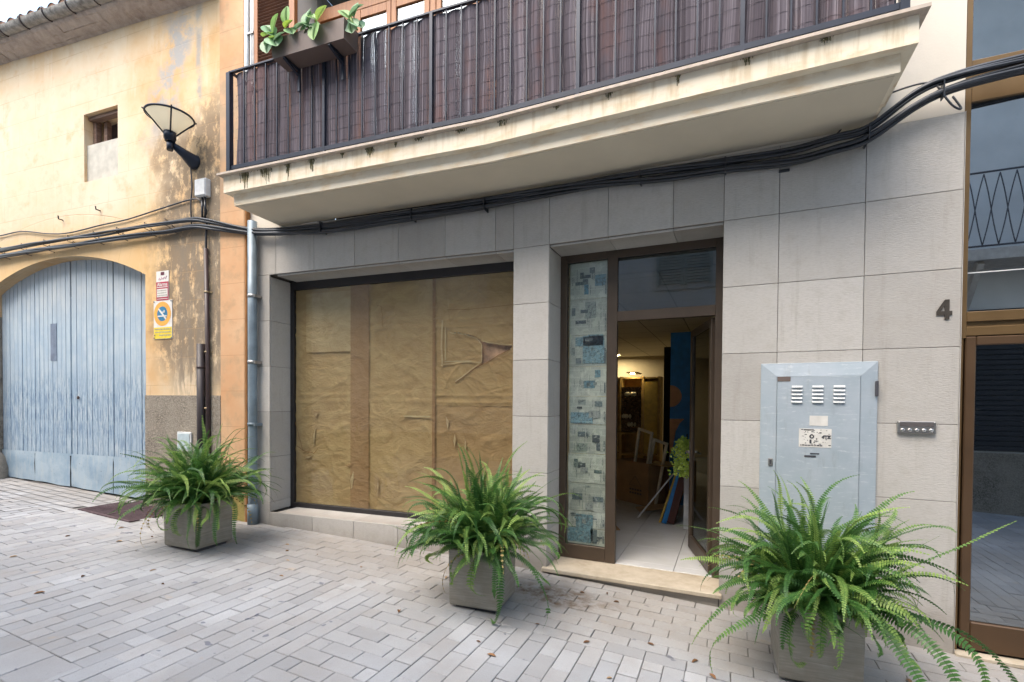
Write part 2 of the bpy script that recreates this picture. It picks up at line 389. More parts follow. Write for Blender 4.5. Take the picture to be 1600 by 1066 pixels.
def m_reed():
    m = Mat('reed'); t, var = m.tone(); x, z = m.sepuv()
    b = m.noise(m.uv(2.2, .6), 1.6, 4, .6); f = m.noise(m.uv(60, 3), 1, 4)
    c = m.ramp(t, [(0, (.045,.038,.046)), (.5, (.125,.110,.130)), (.85, (.225,.205,.235)), (1, (.34,.32,.35))])
    c = m.mix(m.ramp(b, [(.52, 0.0), (.66, .5)]), c, (.18,.09,.075))
    c = m.mix(m.ramp(f, [(.4, .3), (.7, 0.0)]), c, (.05,.042,.05))
    return m.fin(c, .9, 0, None, .12)
def m_wood(name, a, b, sx=4, sy=40, rough=.45):
    m = Mat(name); n = m.noise(m.uv(sx, sy) , 1, 5, .6, .6); c = m.ramp(n, [(.3, a), (.7, b)])
    return m.fin(c, rough, 0, m.bump(n, .15, .002), .4)
def m_tile():
    m = Mat('roof_tile'); t, var = m.tone(); n = m.noise(m.obj(), 12, 5, .7)
    c = m.mix(m.ramp(n, [(.4, .7), (.65, 0.0)]), (.26,.13,.08), (.09,.065,.055)); return m.fin(c, .9, 0, m.bump(n, .5, .02))
def m_steel():
    m = Mat('brushed_steel'); n = m.noise(m.uv(2, 200), 1, 3); c = m.ramp(n, [(.3, (.30,.29,.28)), (.7, (.38,.37,.36))]); return m.fin(c, .38, .9)
def m_news():
    m = Mat('newspaper'); u = m.uv(); x, z = m.sepuv(); t, var = m.tone()
    # columns of fine type run up the sheets (they hang sideways)
    col = m.math('ABSOLUTE', m.math('SUBTRACT', m.math('FRACT', m.math('MULTIPLY', z, 15)), .5))
    ln = m.math('FRACT', m.math('MULTIPLY', x, 210)); dash = m.noise(m.uv(200, 900), 1, 1)
    blk = m.ramp(m.noise(m.uv(9, 7), 1.7, 2), [(.42, 0.0), (.46, 1.0)])
    ink = m.math('MULTIPLY', m.math('MULTIPLY', m.math('LESS_THAN', col, .45), m.math('GREATER_THAN', ln, .5)), m.math('MULTIPLY', m.ramp(dash, [(.4, .3), (.6, 1.0)]), blk))
    c = m.ramp(t, [(0, (.45,.44,.385)), (1, (.57,.555,.49))])
    c = m.mix(m.math('MULTIPLY', ink, .85), c, (.15,.16,.16))
    bt = m.node('ShaderNodeTexBrick'); m.link(m.uv(), bt.inputs['Vector']); bt.offset = .35
    for k, v in (('Scale', 1.0), ('Mortar Size', .006), ('Brick Width', .052), ('Row Height', .071), ('Bias', -.1)): bt.inputs[k].default_value = v
    bt.inputs['Color1'].default_value = (0,0,0,1); bt.inputs['Color2'].default_value = (1,1,1,1); bt.inputs['Mortar'].default_value = (0,0,0,1)
    c = m.mix(m.math('MULTIPLY', bt.outputs['Color'], m.ramp(m.noise(m.uv(), 110, 3, .7), [(.40, .55), (.58, .12)])), c, (.20,.21,.20))
    n = m.noise(u, 9, 4); c = m.mix(m.ramp(n, [(.4, .2), (.6, 0.0)]), c, (.36,.38,.34))
    return m.fin(c, .7, 0, m.bump(n, .3, .01), .3)
def m_attr(name, stops, rough=.6):
    m = Mat(name); t, v = m.tone(); return m.fin(m.ramp(t, stops), rough)

CLAD = m_clad(); YEL = m_yellow(); ORA = m_orange(); PAV = m_paving(); CRM = m_cream(); GAR = m_garage(); PLATE = m_metalplate()
CREAMW = m_cream('pale_render', False, (.66,.61,.53))
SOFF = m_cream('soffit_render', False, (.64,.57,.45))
KRAFT = m_kraft(); GLASS = m_glass('window_glass'); GLASSD = m_glass('door_glass', (.20,.24,.27), 1.5, .26); GLASSU = m_glass('upper_entrance_glass', (.20,.24,.27), 1.5, .42); GLASST = m_glass('transom_glass', (.45,.47,.47), 1.5, .06)
POT = m_pot(); GALV = m_galv(); REED = m_reed(); TILE = m_tile(); STEEL = m_steel(); NEWS = m_news()
ROUGHC = m_rough('roughcast', (.15,.125,.10), (.44,.39,.32), 55, 1.0, .03)
EAVE = m_rough('eave_plaster', (.30,.24,.20), (.50,.42,.36), 9, .6, .04)
GUT = m_rough('old_gutter', (.11,.10,.09), (.38,.36,.33), 14, .5, .02, .85)
STONE = m_rough('jamb_stone', (.14,.12,.10), (.34,.30,.25), 18, .8, .03)
JOINT = simple('joint_dark', (.10,.09,.08), .95, 0, .2, 30)
SAND = m_rough('sand_bed', (.13,.125,.115), (.27,.26,.245), 120, .5, .004)
BRONZE = simple('bronze_aluminium', (.085,.062,.045), .42, .35, .1, 4)
GOLD = simple('anodised_gold_brown', (.17,.105,.045), .38, .4, .12, 3)
BLK = simple('dark_window_frame', (.028,.026,.028), .45, .2, .1, 6)
NAVY = simple('blue_black_paint', (.013,.020,.038), .42, .3, .15, 8)
CABLE = simple('black_cable', (.018,.022,.030), .34, 0, .25, 9, 0, .6)
PIPEB = simple('brown_pipe', (.045,.026,.026), .45, 0, .2, 10)
PIPEG = simple('grey_blue_pipe', (.20,.255,.30), .42, .2, .18, 6)
WHITE = simple('white_plastic', (.62,.63,.62), .5, 0, .08, 20)
BEIGE = m_rough('travertine', (.36,.30,.22), (.52,.455,.36), 8, .15, .004, .6)
TERR = simple('balcony_tile', (.50,.42,.35), .6, 0, .12, 20)
WOODO = m_wood('varnished_wood', (.27,.10,.035), (.40,.17,.06), 40, 4)
WOODD = m_wood('louvre_wood', (.10,.04,.022), (.19,.075,.035), 4, 40)
LEAF = m_foliage('fern_frond', (.018,.066,.018), (.075,.195,.040), (.35,.49,.12), .3)
SUCC = m_foliage('fleshy_leaf', (.26,.42,.27), (.28,.48,.18), (.48,.66,.08), .25)
MOSS = m_attr('moss', [(0,(.05,.05,.022)),(.5,(.13,.115,.05)),(1,(.30,.25,.14))], .95)

# ------------------------------------------------------------------ camera
cd = bpy.data.cameras.new('camera'); cam = bpy.data.objects.new('camera', cd); COL.objects.link(cam); sc.camera = cam
cd.sensor_width = 36; cd.lens = 759.715*36/1600; cd.shift_y = (640.965-533)/1600; cd.clip_start = .05; cd.clip_end = 500
yaw, pit, rol = .42, -.0166, .007
yaw, pit, rol = .41983, -.01663, .00697
fw = Vector((-math.sin(yaw)*math.cos(pit), math.cos(yaw)*math.cos(pit), math.sin(pit)))
rt = Vector((math.cos(yaw), math.sin(yaw), 0)); up = rt.cross(fw)
r2 = rt*math.cos(rol) + up*math.sin(rol); u2 = -rt*math.sin(rol) + up*math.cos(rol)
cam.matrix_world = Matrix(((r2.x,u2.x,-fw.x,1.786),(r2.y,u2.y,-fw.y,-4.011),(r2.z,u2.z,-fw.z,1.501),(0,0,0,1)))

# ------------------------------------------------------------------ light
w = bpy.data.worlds.new('World'); sc.world = w; w.use_nodes = True
nt = w.node_tree; bg = nt.nodes['Background']; sk = nt.nodes.new('ShaderNodeTexSky'); sk.sky_type = 'NISHITA'; sk.sun_disc = False
SE, SA = 58, 205                               # high soft sun in front of the house, a little to the left
sk.sun_elevation = R(SE); sk.sun_rotation = R(SA); sk.air_density = 1.6; sk.dust_density = 4.0; sk.ozone_density = 1.0
nt.links.new(sk.outputs[0], bg.inputs[0]); bg.inputs[1].default_value = .15
sd = bpy.data.lights.new('sun', 'SUN'); so = bpy.data.objects.new('sun', sd); COL.objects.link(so)
sd.energy = 1.15; sd.angle = R(50); sd.color = (1.0, .95, .88)
dv = Vector((math.sin(R(SA))*math.cos(R(SE)), math.cos(R(SA))*math.cos(R(SE)), math.sin(R(SE))))
so.rotation_euler = dv.to_track_quat('Z', 'Y').to_euler(); so.location = (0, -3, 20)
sc.view_settings.view_transform = 'Standard'; sc.view_settings.look = 'None'; sc.view_settings.gamma = 1; sc.view_settings.exposure = 1.66
sc.cycles.max_bounces = 8; sc.cycles.diffuse_bounces = 5; sc.cycles.transparent_max_bounces = 12

# ------------------------------------------------------------------ ground
def gslab(mb, pts, dz, tone=.5): mb.face([(x, y, gz(x)+dz) for x, y in pts], tone, [(x, y) for x, y in pts])
m = MB()
xs = [-150, -40, -14] + [-12 + i*1.0 for i in range(21)] + [12, 40, 150]
ys = [-150, -40, -12, -6.2, -4, -2, 0, .6, 1.6, 12, 40, 150]
for i in range(len(xs)-1):
    for j in range(len(ys)-1):
        def hz(x): return (gz(x) if abs(x) < 14 else gz(14 if x > 0 else -14)) - .012
        m.face([(xs[i],ys[j],hz(xs[i])),(xs[i+1],ys[j],hz(xs[i+1])),(xs[i+1],ys[j+1],hz(xs[i+1])),(xs[i],ys[j+1],hz(xs[i]))])
tag(m.build('ground', SAND, loc=(0,0,0)), 'dark sand bed showing in the joints of the street paving', 'ground', kind='structure')
def frontY(x): return 0.0 if x >= 0 else (x*math.tan(DL))
m = MB()
GR = (-5.10, -4.10, -.93, -.33)                 # iron grate in the paving
def paver(x0, x1, y0, y1, t=None):
    cx, cy = (x0+x1)/2, (y0+y1)/2
    if cy > frontY(cx) + .03 and cy > -.3: return
    if GR[0] < cx < GR[1] and GR[2] < cy < GR[3]: return
    g = random.uniform(.0011, .0034); t = min(1, max(0, random.gauss(.5, .27))) if t is None else t
    dz = random.uniform(-.0018, .0018); sx, sy = random.uniform(-.004, .004), random.uniform(-.004, .004)
    far = math.hypot(cx-1.8, cy+4) > 7.5
    x0 += g; x1 -= g; y0 += g; y1 -= g; c = .0035
    v = max(0, random.gauss(0, .5))
    def Z(x, y): return gz(x) + dz + (x-cx)*sx + (y-cy)*sy
    top = [(x0+c,y0+c),(x1-c,y0+c),(x1-c,y1-c),(x0+c,y1-c)]; out = [(x0,y0),(x1,y0),(x1,y1),(x0,y1)]
    T = [(x, y, Z(x, y)) for x, y in top]; O = [(x, y, Z(x, y)-.003) for x, y in out]; B = [(x, y, Z(x, y)-.014) for x, y in out]
    m.face(T, t, None, False, v)
    if far: return
    for k in range(4):
        k2 = (k+1) % 4
        m.face([O[k], O[k2], T[k2], T[k]], t, None, False, v); m.face([B[k], B[k2], O[k2], O[k]], t*.6, None, False, v)
# courses along the house front follow each stretch of it
def run_x(xa, xb, ya, yb, d=.118, L=.238):
    n = max(1, round((yb-ya)/d)); dd = (yb-ya)/n
    for j in range(n):
        x = xa - (L*.5 if j % 2 else 0) - random.uniform(0, .03)
        while x < xb:
            x1 = min(x+L, xb); a = max(x, xa)
            if x1 - a > .012: paver(a, x1, ya+j*dd, ya+(j+1)*dd)
            x += L
def run_y(xa, xb, ya, yb, d=.118, L=.238, ph=0):
    n = max(1, round((xb-xa)/d)); dd = (xb-xa)/n
    for i in range(n):
        y = yb + (L*.5 if (i+ph) % 2 else 0) + random.uniform(0, .03)
        while y > ya:
            y0 = max(y-L, ya); b = min(y, yb)
            if b - y0 > .012: paver(xa+i*dd, xa+(i+1)*dd, y0, b)
            y -= L
run_x(-9.6, 6.5, -1.06, .12)
run_y(-10, -.50, -2.60, -1.06)
run_x(-.50, .05, -2.24, -1.06)
run_y(.05, 6.5, -2.24, -1.06)
def squares(xa, xb, ya, yb, L):
    nx = round((xb-xa)/L); ny = round((yb-ya)/L)
    for i in range(nx):
        for j in range(ny): paver(xa+i*L, xa+(i+1)*L, ya+j*(yb-ya)/ny, ya+(j+1)*(yb-ya)/ny)
squares(-10, -1.44, -3.56, -2.60, .24)
run_y(-1.44, 6.5, -3.56, -2.24, ph=1)
for (a, b, c_, d_) in ((-10, 6.5, -6.1, -3.56),): squares(a, b, c_, d_, .30)
squares(-10, 6.5, .12, .12, .3) if False else None
tag(m.build('paving', PAV, loc=(0,0,0)), 'pale grey concrete block paving of the sloping street', 'paving', kind='structure')

# ------------------------------------------------------------------ stone-clad building
B = thing('stone_clad_building', (0, 0, 0), 'grey stone clad building with papered shop window, open brown door and long balcony', 'building')
G_ = .0016
def panel(mb, x0, x1, y0, y1, z0, z1, axis='y'):
    t = random.random()
    if axis == 'y': mb.box(x0+G_, x1-G_, y0, y1, z0+G_, z1-G_, t, b=.0018)
    elif axis == 'x': mb.box(x0, x1, y0+G_, y1-G_, z0+G_, z1-G_, t, b=.0018)
    else: mb.box(x0+G_, x1-G_, y0+G_, y1-G_, z0, z1, t, b=.0018)
ZR = [.375, .875, 1.375, 1.875, 2.375, 2.875]
colsL = [-3.2, -2.744, -2.230, -1.716, -1.202, -.688, -.175, 0]
mL = MB(FL); mR = MB(FR)
for a, b in zip(colsL, colsL[1:]):                         # lintel course of the left stretch
    panel(mL, a, b, 0, .02, 2.875, 3.37)
rowsL = [-.05] + ZR
for a, b in zip(rowsL, rowsL[1:]): panel(mL, -3.2, -2.832, 0, .02, a, b)
lows = [-2.832, -2.249, -1.725, -1.20, -.688, -.175, 0]
for a, b in zip(lows, lows[1:]): panel(mL, a, b, 0, .02, -.1, .271)
for a, b in zip(colsL[1:], colsL[2:]):
    panel(mL, max(a, -2.83), b, .0205, .30, 2.856, 2.875, 'z')   # underside of the lintel
    panel(mL, max(a, -2.83), b, .0205, .31, .2515, .271, 'z')      # sill slabs
rw = [.2735] + ZR[0:]
for a, b in zip(rw, rw[1:]):
    panel(mL, -2.851, -2.832, .0205, .30, a, b - (.02 if b == ZR[-1] else 0), 'x')
    panel(mL, -.001, .018, .05, .30, a, b - (.02 if b == ZR[-1] else 0), 'x')
# right stretch
colsT = [0, .340, .854, 1.368, 1.732, 2.099, 2.614, 3.131]
for a, b in zip(colsT, colsT[1:]): panel(mR, a, b, 0, .02, 2.875, 3.365)
rowsR = [-.2] + ZR
for a, b in zip(rowsR, rowsR[1:]):
    panel(mR, 0.0, .340, 0, .02, a, b)
    for c0, c1 in zip(colsT[4:], colsT[5:]): panel(mR, c0, c1, 0, .02, a, b)
for a, b in zip([.055]+ZR, ZR):
    panel(mR, .321, .340, .0205, .325, a, b - (.02 if b == ZR[-1] else 0), 'x'); panel(mR, 1.732, 1.751, .0205, .325, a, b - (.02 if b == ZR[-1] else 0), 'x')
for a, b in zip(colsT[1:4], colsT[2:5]): panel(mR, a, b, .0205, .325, 2.856, 2.875, 'z')
mR.box(3.131, 3.134, -.003, .03, -.2, 3.365, .95)          # pale metal edge trim
mR.v += mL.v; k = len(mR.v) - len(mL.v)
mR.f += [[i+k for i in f] for f in mL.f]; mR.uv += mL.uv; mR.c += mL.c; mR.sm += mL.sm
mR.build('stone_cladding', CLAD, B)
# core walls behind the cladding
c = MB(FL)
c.box(-3.2, -2.853, .0215, .32, -.3, 3.37); c.box(-2.853, 0, .0215, .32, 2.877, 3.37); c.box(-2.853, 0, .0215, .32, -.3, .25)
c.F = FR
c.box(0.0, .319, .0215, .5, -.3, 3.37); c.box(.319, 1.753, .0215, .40, 2.877, 3.37); c.box(1.753, 3.13, .0215, .40, -.3, 3.37)
c.box(.319, 1.753, .0215, .34, -.3, .02)
c.build('core_wall', JOINT, B)
# upper floor walls, smooth render
u_ = MB(FL)
u_.box(-3.2, -2.452, .012, .3, 3.37, 7.2); u_.box(-2.452, -.15, .012, .3, 6.1, 7.2); u_.box(-.15, 0, .012, .3, 3.37, 7.2)
u_.F = FR; u_.box(0, 3.131, .012, .3, 3.37, 7.2)
u_.build('upper_wall', CREAMW, B)
# interior shell of the shop
i_ = MB()
SHOPW = simple('shop_wall', (.52,.45,.32), .9, 0, .08, 2)
i_.box(-3.3, -3.22, -.1, 8.6, -.1, 3.3); i_.box(2.4, 2.5, .45, 8.6, -.1, 3.0); i_.box(-3.3, 2.4, 8.4, 8.5, -.1, 3.0)
i_.box(0.05, .30, .505, .58, .05, 2.65); i_.box(1.77, 2.4, .405, .45, .05, 2.65); i_.box(.0, 2.4, .403, .44, 2.66, 2.9); i_.box(-3.22, 3.1, .35, 8.5, 3.20, 3.3); i_.F = FL; i_.box(-3.2, .1, .36, 1.0, 2.79, 2.86); i_.F = FR
i_.build('shop_wall', SHOPW, B)
CEIL = Mat('ceiling_tiles'); n_ = CEIL.node('ShaderNodeTexBrick'); CEIL.link(CEIL.uv(), n_.inputs['Vector'])
for k, v in (('Scale', 1.0), ('Mortar Size', .008), ('Brick Width', .6), ('Row Height', .6)): n_.inputs[k].default_value = v
n_.offset = 0
i_ = MB(); i_.box(-3.3, 2.4, .405, 8.4, 2.66, 2.76); i_.build('shop_ceiling', CEIL.fin(CEIL.mix(n_.outputs['Fac'], (.58,.54,.43), (.25,.22,.17)), .9), B)
i_ = MB(); TW = .622; FY = .475
m_ft = Mat('floor_tiles'); t_, v_ = m_ft.tone(); m_ft.fin(m_ft.mix(m_ft.ramp(m_ft.noise(m_ft.obj(), 5, 5), [(.4, 0.0), (.7, .3)]), (.60,.61,.62), (.47,.45,.41)), .22, 0, None, .5)
for a in range(-7, 3):
    for b in range(-1, 13):
        x0, y0 = .868 + a*.50, FY + b*.50
        y0c = max(y0, .345)
        if y0 + .5 < .36 or x0 > 2.4: continue
        i_.box(x0+.002, x0+.498, y0c+.002 if y0c == y0 else y0c, y0+.498, .04, .0605, random.random(), b=.001)
i_.build('shop_floor', m_ft.m, B)
# ---- shop window
sw_ = MB(FL)
WX0, WX1, WZ0, WZ1, WY = -2.832, -.002, .272, 2.855, .300
fr = .042
sw_.box(WX0-.03, WX0+fr, WY, WY+.05, WZ0-.02, WZ1+.02, b=.003); sw_.box(WX1-fr, WX1, WY, WY+.05, WZ0, WZ1, b=.003)
sw_.box(WX0+fr, WX1-fr, WY, WY+.05, WZ1-.085, WZ1+.02, b=.003); sw_.box(WX0+fr, WX1-fr, WY, WY+.05, WZ0-.02, WZ0+.05, b=.003)
win = sw_.build('shop_window', BLK, B)
g_ = MB(FL); g_.face([(WX0+fr-.005, WY+.022, WZ0+.045), (WX1-fr+.005, WY+.022, WZ0+.045), (WX1-fr+.005, WY+.022, WZ1-.08), (WX0+fr-.005, WY+.022, WZ1-.08)]); g_.build('pane', GLASS, win)
# brown paper: overlapping lengths with soft creases, one torn open
def paper(mb, x0, x1, z0, z1, y, tone, hole=None, seed=0, amp=.0048):
    gs = .009 if hole else .02; nx, nz = int((x1-x0)/gs)+1, int((z1-z0)/gs)+1
    P = {}
    for i in range(nx+1):
        for j in range(nz+1):
            x = x0+(x1-x0)*i/nx; z = z0+(z1-z0)*j/nz
            q = noise.noise((x*2.2+seed, z*2.6, seed))*.7 + noise.noise((x*6+z*3, z*7-x*2, seed+5))*.3
            for (fa, fb, fc) in ((2.0, 1.1, 3), (1.2, -2.4, 8), (3.6, 2.4, 14)):
                q -= 1.1*max(0, 1 - abs(noise.noise((x*fa+z*fb, z*1.7-x*fb*.4, seed+fc)))*11)
            for zf in (2.35, 2.27, 1.57, 1.50): q -= 1.3*math.exp(-((z-zf-.01*math.sin(x*3))/.014)**2)
            P[i, j] = Vector((x, y + amp*q + .008*(amp > .004), z))
    for i in range(nx):
        for j in range(nz):
            pts = [P[i,j], P[i+1,j], P[i+1,j+1], P[i,j+1]]; cxy = sum(pts, Vector())/4
            if hole and hole(cxy.x, cxy.z): continue
            mb.face(pts, tone, None, True)
HOLE = [(-.80,2.212),(-.644,2.190),(-.503,2.145),(-.44,2.100),(-.365,2.088),(-.262,2.058),(-.130,2.050),(-.148,2.016),(-.296,1.957),(-.384,1.902),(-.50,1.855),(-.735,1.703),(-.735,1.697),(-.46,1.872),(-.448,1.90),(-.452,2.075),(-.51,2.128),(-.65,2.180)]
def torn(x, z):
    n = .006*noise.noise((x*60, z*60, 3)); x += n; z += n; c = False
    for k in range(len(HOLE)):
        (xa, za), (xb, zb) = HOLE[k], HOLE[k-1]
        if (za > z) != (zb > z) and x < (xb-xa)*(z-za)/(zb-za)+xa: c = not c
    return c
p_ = MB(FL)
paper(p_, WX0+.04, -1.98, .31, 2.78, WY+.036, .62, seed=1)
paper(p_, -2.02, -1.78, .31, 2.78, WY+.030, .14, seed=2, amp=.0012)
paper(p_, -1.82, -.98, .31, 2.78, WY+.037, .58, seed=3)
paper(p_, -1.00, -.04, .31, 1.52, WY+.039, .33, seed=4)
paper(p_, -1.00, -.04, 1.46, 2.78, WY+.034, .50, hole=torn, seed=5)
paper(p_, WX0+.20, -2.02, 2.05, 2.72, WY+.029, .86, seed=6, amp=.0012)
paper(p_, -1.00, -.965, .31, 2.78, WY+.0285, .08, seed=7, amp=.0008)
p_.F = FL
# loose flap of the tear and the short creased patches
def flap(pts, tone, y=WY+.027):
    mb = p_; c0 = sum((Vector(q) for q in pts), Vector((0, 0)).to_3d() if False else Vector((0,0,0)))/len(pts) if False else None
    mb.face([(x, y+dy, z) for x, dy, z in pts], tone)
def pstrip(pts, w_, tone, y, wob=.004):
    P = []
    for (a, b), (c, d) in zip(pts, pts[1:]):
        for k in range(5): P.append((a+(c-a)*k/5, b+(d-b)*k/5))
    P.append(pts[-1]); P = [(x+random.uniform(-wob, wob), z+random.uniform(-wob, wob)) for x, z in P]
    for k in range(len(P)-1):
        (a, b), (c, d) = P[k], P[k+1]; L = math.hypot(c-a, d-b) or 1; nx, nz = -(d-b)/L*w_/2, (c-a)/L*w_/2
        p_.face([(a-nx,y,b-nz),(c-nx,y,d-nz),(c+nx,y,d+nz),(a+nx,y,b+nz)], tone)
pstrip([(-.80,2.205),(-.644,2.180),(-.503,2.130),(-.45,2.075),(-.448,1.90),(-.735,1.708)], .010, .98, WY+.0325)  # light along the torn edges painted in as pale strips
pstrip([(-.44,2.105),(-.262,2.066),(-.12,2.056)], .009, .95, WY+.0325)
pstrip([(-.148,2.010),(-.296,1.950),(-.384,1.895),(-.50,1.848),(-.735,1.693)], .008, .0, WY+.0325)  # shaded underside of the tear, painted in as a dark strip
pstrip([(-.88,2.34),(-.895,2.10),(-.885,1.86)], .018, .97, WY+.0265); pstrip([(-.90,1.875),(-.66,1.905),(-.46,1.895)], .012, .9, WY+.0268)
pstrip([(-.84,2.44),(-.60,2.43),(-.10,2.45)], .004, .0, WY+.029); pstrip([(-1.60,2.29),(-1.62,2.52),(-1.68,2.53)], .004, .0, WY+.029)
pstrip([(-2.77,.98),(-2.66,.92),(-2.52,.90),(-2.46,.96)], .006, .0, WY+.0265); pstrip([(-2.82,1.34),(-2.74,1.10),(-2.68,.92)], .005, .0, WY+.0265)
for (x, z, w_, h_, t_) in ((-2.52,1.10,.035,.26,.95),(-2.49,1.34,.05,.06,.9),(-2.00,.62,.05,.22,.95),(-2.03,.78,.10,.03,.2),(-1.66,.56,.025,.25,.8),(-.82,1.28,.03,.15,.95),(-.74,1.10,.03,.16,.9),(-2.60,.85,.13,.03,.9),(-.62,1.05,.02,.20,.85)):
    a = random.uniform(-.3, .3)
    flap([(x-w_/2-.004,0,z),(x,.0015,z-h_/2-.006),(x+w_/2+.004,0,z+.02),(x+w_*.2+a*.1,.001,z+h_/2+.006)], 0.0, WY+.0275)
    flap([(x-w_/2,0,z),(x,.0015,z-h_/2),(x+w_/2,0,z+.02),(x+w_*.2+a*.1,.001,z+h_/2)], t_, WY+.0268)
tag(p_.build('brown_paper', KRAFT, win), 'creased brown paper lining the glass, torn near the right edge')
TAPE = simple('yellowed_tape', (.47,.36,.19), .5)
for (x0, x1, z0, z1) in ((-1.34,-1.02,1.335,1.352),(-.86,-.56,1.905,1.915),(-.855,-.845,1.93,2.26)):
    tp = MB(FL); tp.box(x0, x1, WY+.0262, WY+.0268, z0, z1, random.random()); tp.build('tape', TAPE, win)
d_ = MB(FL); d_.box(-.60, -.03, .372, .38, 1.75, 2.35, .5)
d_.build('backing_board', simple('faded_board', (.42,.25,.15), .8, 0, .35, 9), win)
# ---- doorway
D = thing('x', (0,0,0), None, None); bpy.data.objects.remove(D)
dm = MB(); DY = .325; DT = .375
dm.box(.320, .402, DY, DT, .056, 2.875, b=.003); dm.box(.402, .776, DY, DT, 2.79, 2.875, b=.003); dm.box(.402, .776, DY, DT, .056, .186, b=.003)
dm.box(.776, .868, DY, DT, .056, 2.855, b=.003); dm.box(.868, 1.672, DY, DT, 2.79, 2.875, b=.003)
dm.box(.868, 1.672, DY, DT, 2.226, 2.312, b=.003); dm.box(1.672, 1.752, DY, DT, .056, 2.875, b=.003)
door = dm.build('doorway_frame', BRONZE, B)
g_ = MB(); g_.box(.868, 1.672, DY+.022, DY+.028, 2.312, 2.79); g_.build('transom_pane', GLASST, door)
g_ = MB(); g_.box(.402, .776, DY+.014, DY+.019, .186, 2.79); g_.build('side_pane', GLASS, door)
nm = MB(); pm = MB()
zz = .19; sh = [.18,.20,.24,.29,.30,.31,.27,.27,.28,.26]; zt = [.19,.345,.50,.76,1.03,1.30,1.56,1.83,2.12,2.45,2.785]
bl = (.05,.24,.33)
NP = []
for k in range(len(zt)-1):
    a, b_ = zt[k], zt[k+1]; xo = .418 + random.uniform(0, .012)
    nm.box(xo, .772, DY+.024+.001*(k % 2), DY+.0255+.001*(k % 2), a+.001, b_-.003, random.random())
    yy = DY+.0205
    H = b_-a
    for q in range(random.randint(3, 5)):
        w_ = random.choice((.035,.05,.07,.10)); h_ = random.choice((.02,.03,.05,.07))*min(1, H/.28)
        x = random.uniform(xo+.015, .765-w_); z = random.uniform(a+.012, b_-.012-h_); t_ = random.choice((.02,.12,.25,.3,.45,.45,.62,.45,1.0,.3))
        pm.box(x, x+w_, yy-.0006*q, yy-.0006*q+.0004, z, z+h_, t_)
        if t_ > .5 and w_ > .08:
            pm.box(x+w_*.25, x+w_*.6, yy-.0006*q-.0005, yy-.0006*q-.0002, z+h_*.2, z+h_*.75, .1)
    for q in range(random.randint(9, 13)):                         # headlines: rows of short strokes
        x = random.uniform(xo+.02, .75); z = random.uniform(a+.01, b_-.09)
        for r_ in range(random.choice((5,9,9))): pm.box(x, x+random.choice((.0035,.0045,.006)), yy-.004, yy-.0035, z+r_*.008, z+r_*.008+.0055, .22 if random.random() < .8 else .4)
    pm.box(.752, .764, yy-.004, yy-.0035, a+.03, a+.03+H*random.uniform(.3,.5), random.choice((.2,.4,.45)))
for (x0,x1,z0,z1,t_) in ((.50,.66,.21,.47,.70),(.42,.50,.21,.34,.66),(.64,.70,.21,.34,.25),(.46,.56,.60,.66,.3),(.60,.74,2.02,2.12,.68),(.48,.60,2.02,2.10,.6),(.55,.75,1.86,2.11,.72),(.44,.65,1.31,1.41,.75),(.57,.67,2.27,2.42,.45),(.66,.76,2.56,2.66,.7),(.56,.60,2.49,2.58,.95)):
    pm.box(x0, x1, DY+.0195, DY+.0199, z0, z1, t_)
nw = nm.build('newspaper', NEWS, door)
NP_ = Mat('news_print'); _t, _v = NP_.tone(); _c = NP_.ramp(_t, [(0,(.035,.045,.05)),(.28,(.12,.15,.16)),(.45,(.25,.27,.25)),(.6,(.12,.22,.27)),(.75,(.19,.30,.35)),(.95,(.10,.24,.33)),(1,(.38,.39,.33))])
_n = NP_.noise(NP_.uv(), 38, 6, .75); _c = NP_.mix(NP_.ramp(_n, [(.42, .75), (.52, 0.0)]), _c, (.05,.06,.07)); _c = NP_.mix(NP_.ramp(NP_.noise(NP_.uv(1, 1.3), 27, 5, .7), [(.55, 0.0), (.66, .8)]), _c, (.40,.42,.38))
pm.build('printed_pictures', NP_.fin(_c, .6), nw)
# open leaf, swung inwards on the right jamb
hx, hy = 1.662, .378; ea = Vector((-.270, .963, 0)).normalized(); na = Vector((ea.y, -ea.x, 0))
LM = Matrix(((ea.x, na.x, 0, hx),(ea.y, na.y, 0, hy),(0,0,1,0),(0,0,0,1)))
lf = MB(); LW = .785
for (x0,x1,z0,z1) in ((0,.06,.07,2.215),(LW-.06,LW,.07,2.215),(.06,LW-.06,2.15,2.215),(.06,LW-.06,.07,.20)): lf.box(x0, x1, -.022, .022, z0, z1, M=LM, b=.004)
leaf = lf.build('door_leaf', BRONZE, door)
g_ = MB(); g_.box(.06, LW-.06, -.003, .003, .20, 2.15, M=LM); g_.build('door_pane', m_glass('leaf_glass', (.42,.40,.33), 1.5, .05), leaf)
h_ = MB(); h_.tube([LM @ Vector((LW-.03, sy, 1.02)) for sy in (-.05, -.022)], .012, 8); h_.box(LW-.16, LW-.02, -.062, -.048, 1.01, 1.03, M=LM, b=.004)
h_.box(LW-.045, LW-.02, -.026, -.0225, .92, 1.12, M=LM); h_.build('handle', STEEL, leaf)
tr_ = MB(); tr_.box(.30, 1.755, -.035, .36, .018, .054, b=.006); tr_.build('threshold', BEIGE, B)
lw = MB(); 
for a, b_ in ((.342,.60),(.60,1.15),(1.15,1.73)): lw.box(a+G_, b_-G_, .0, .02, -.15, .017, random.random())
lw.build('threshold_course', CLAD, B)

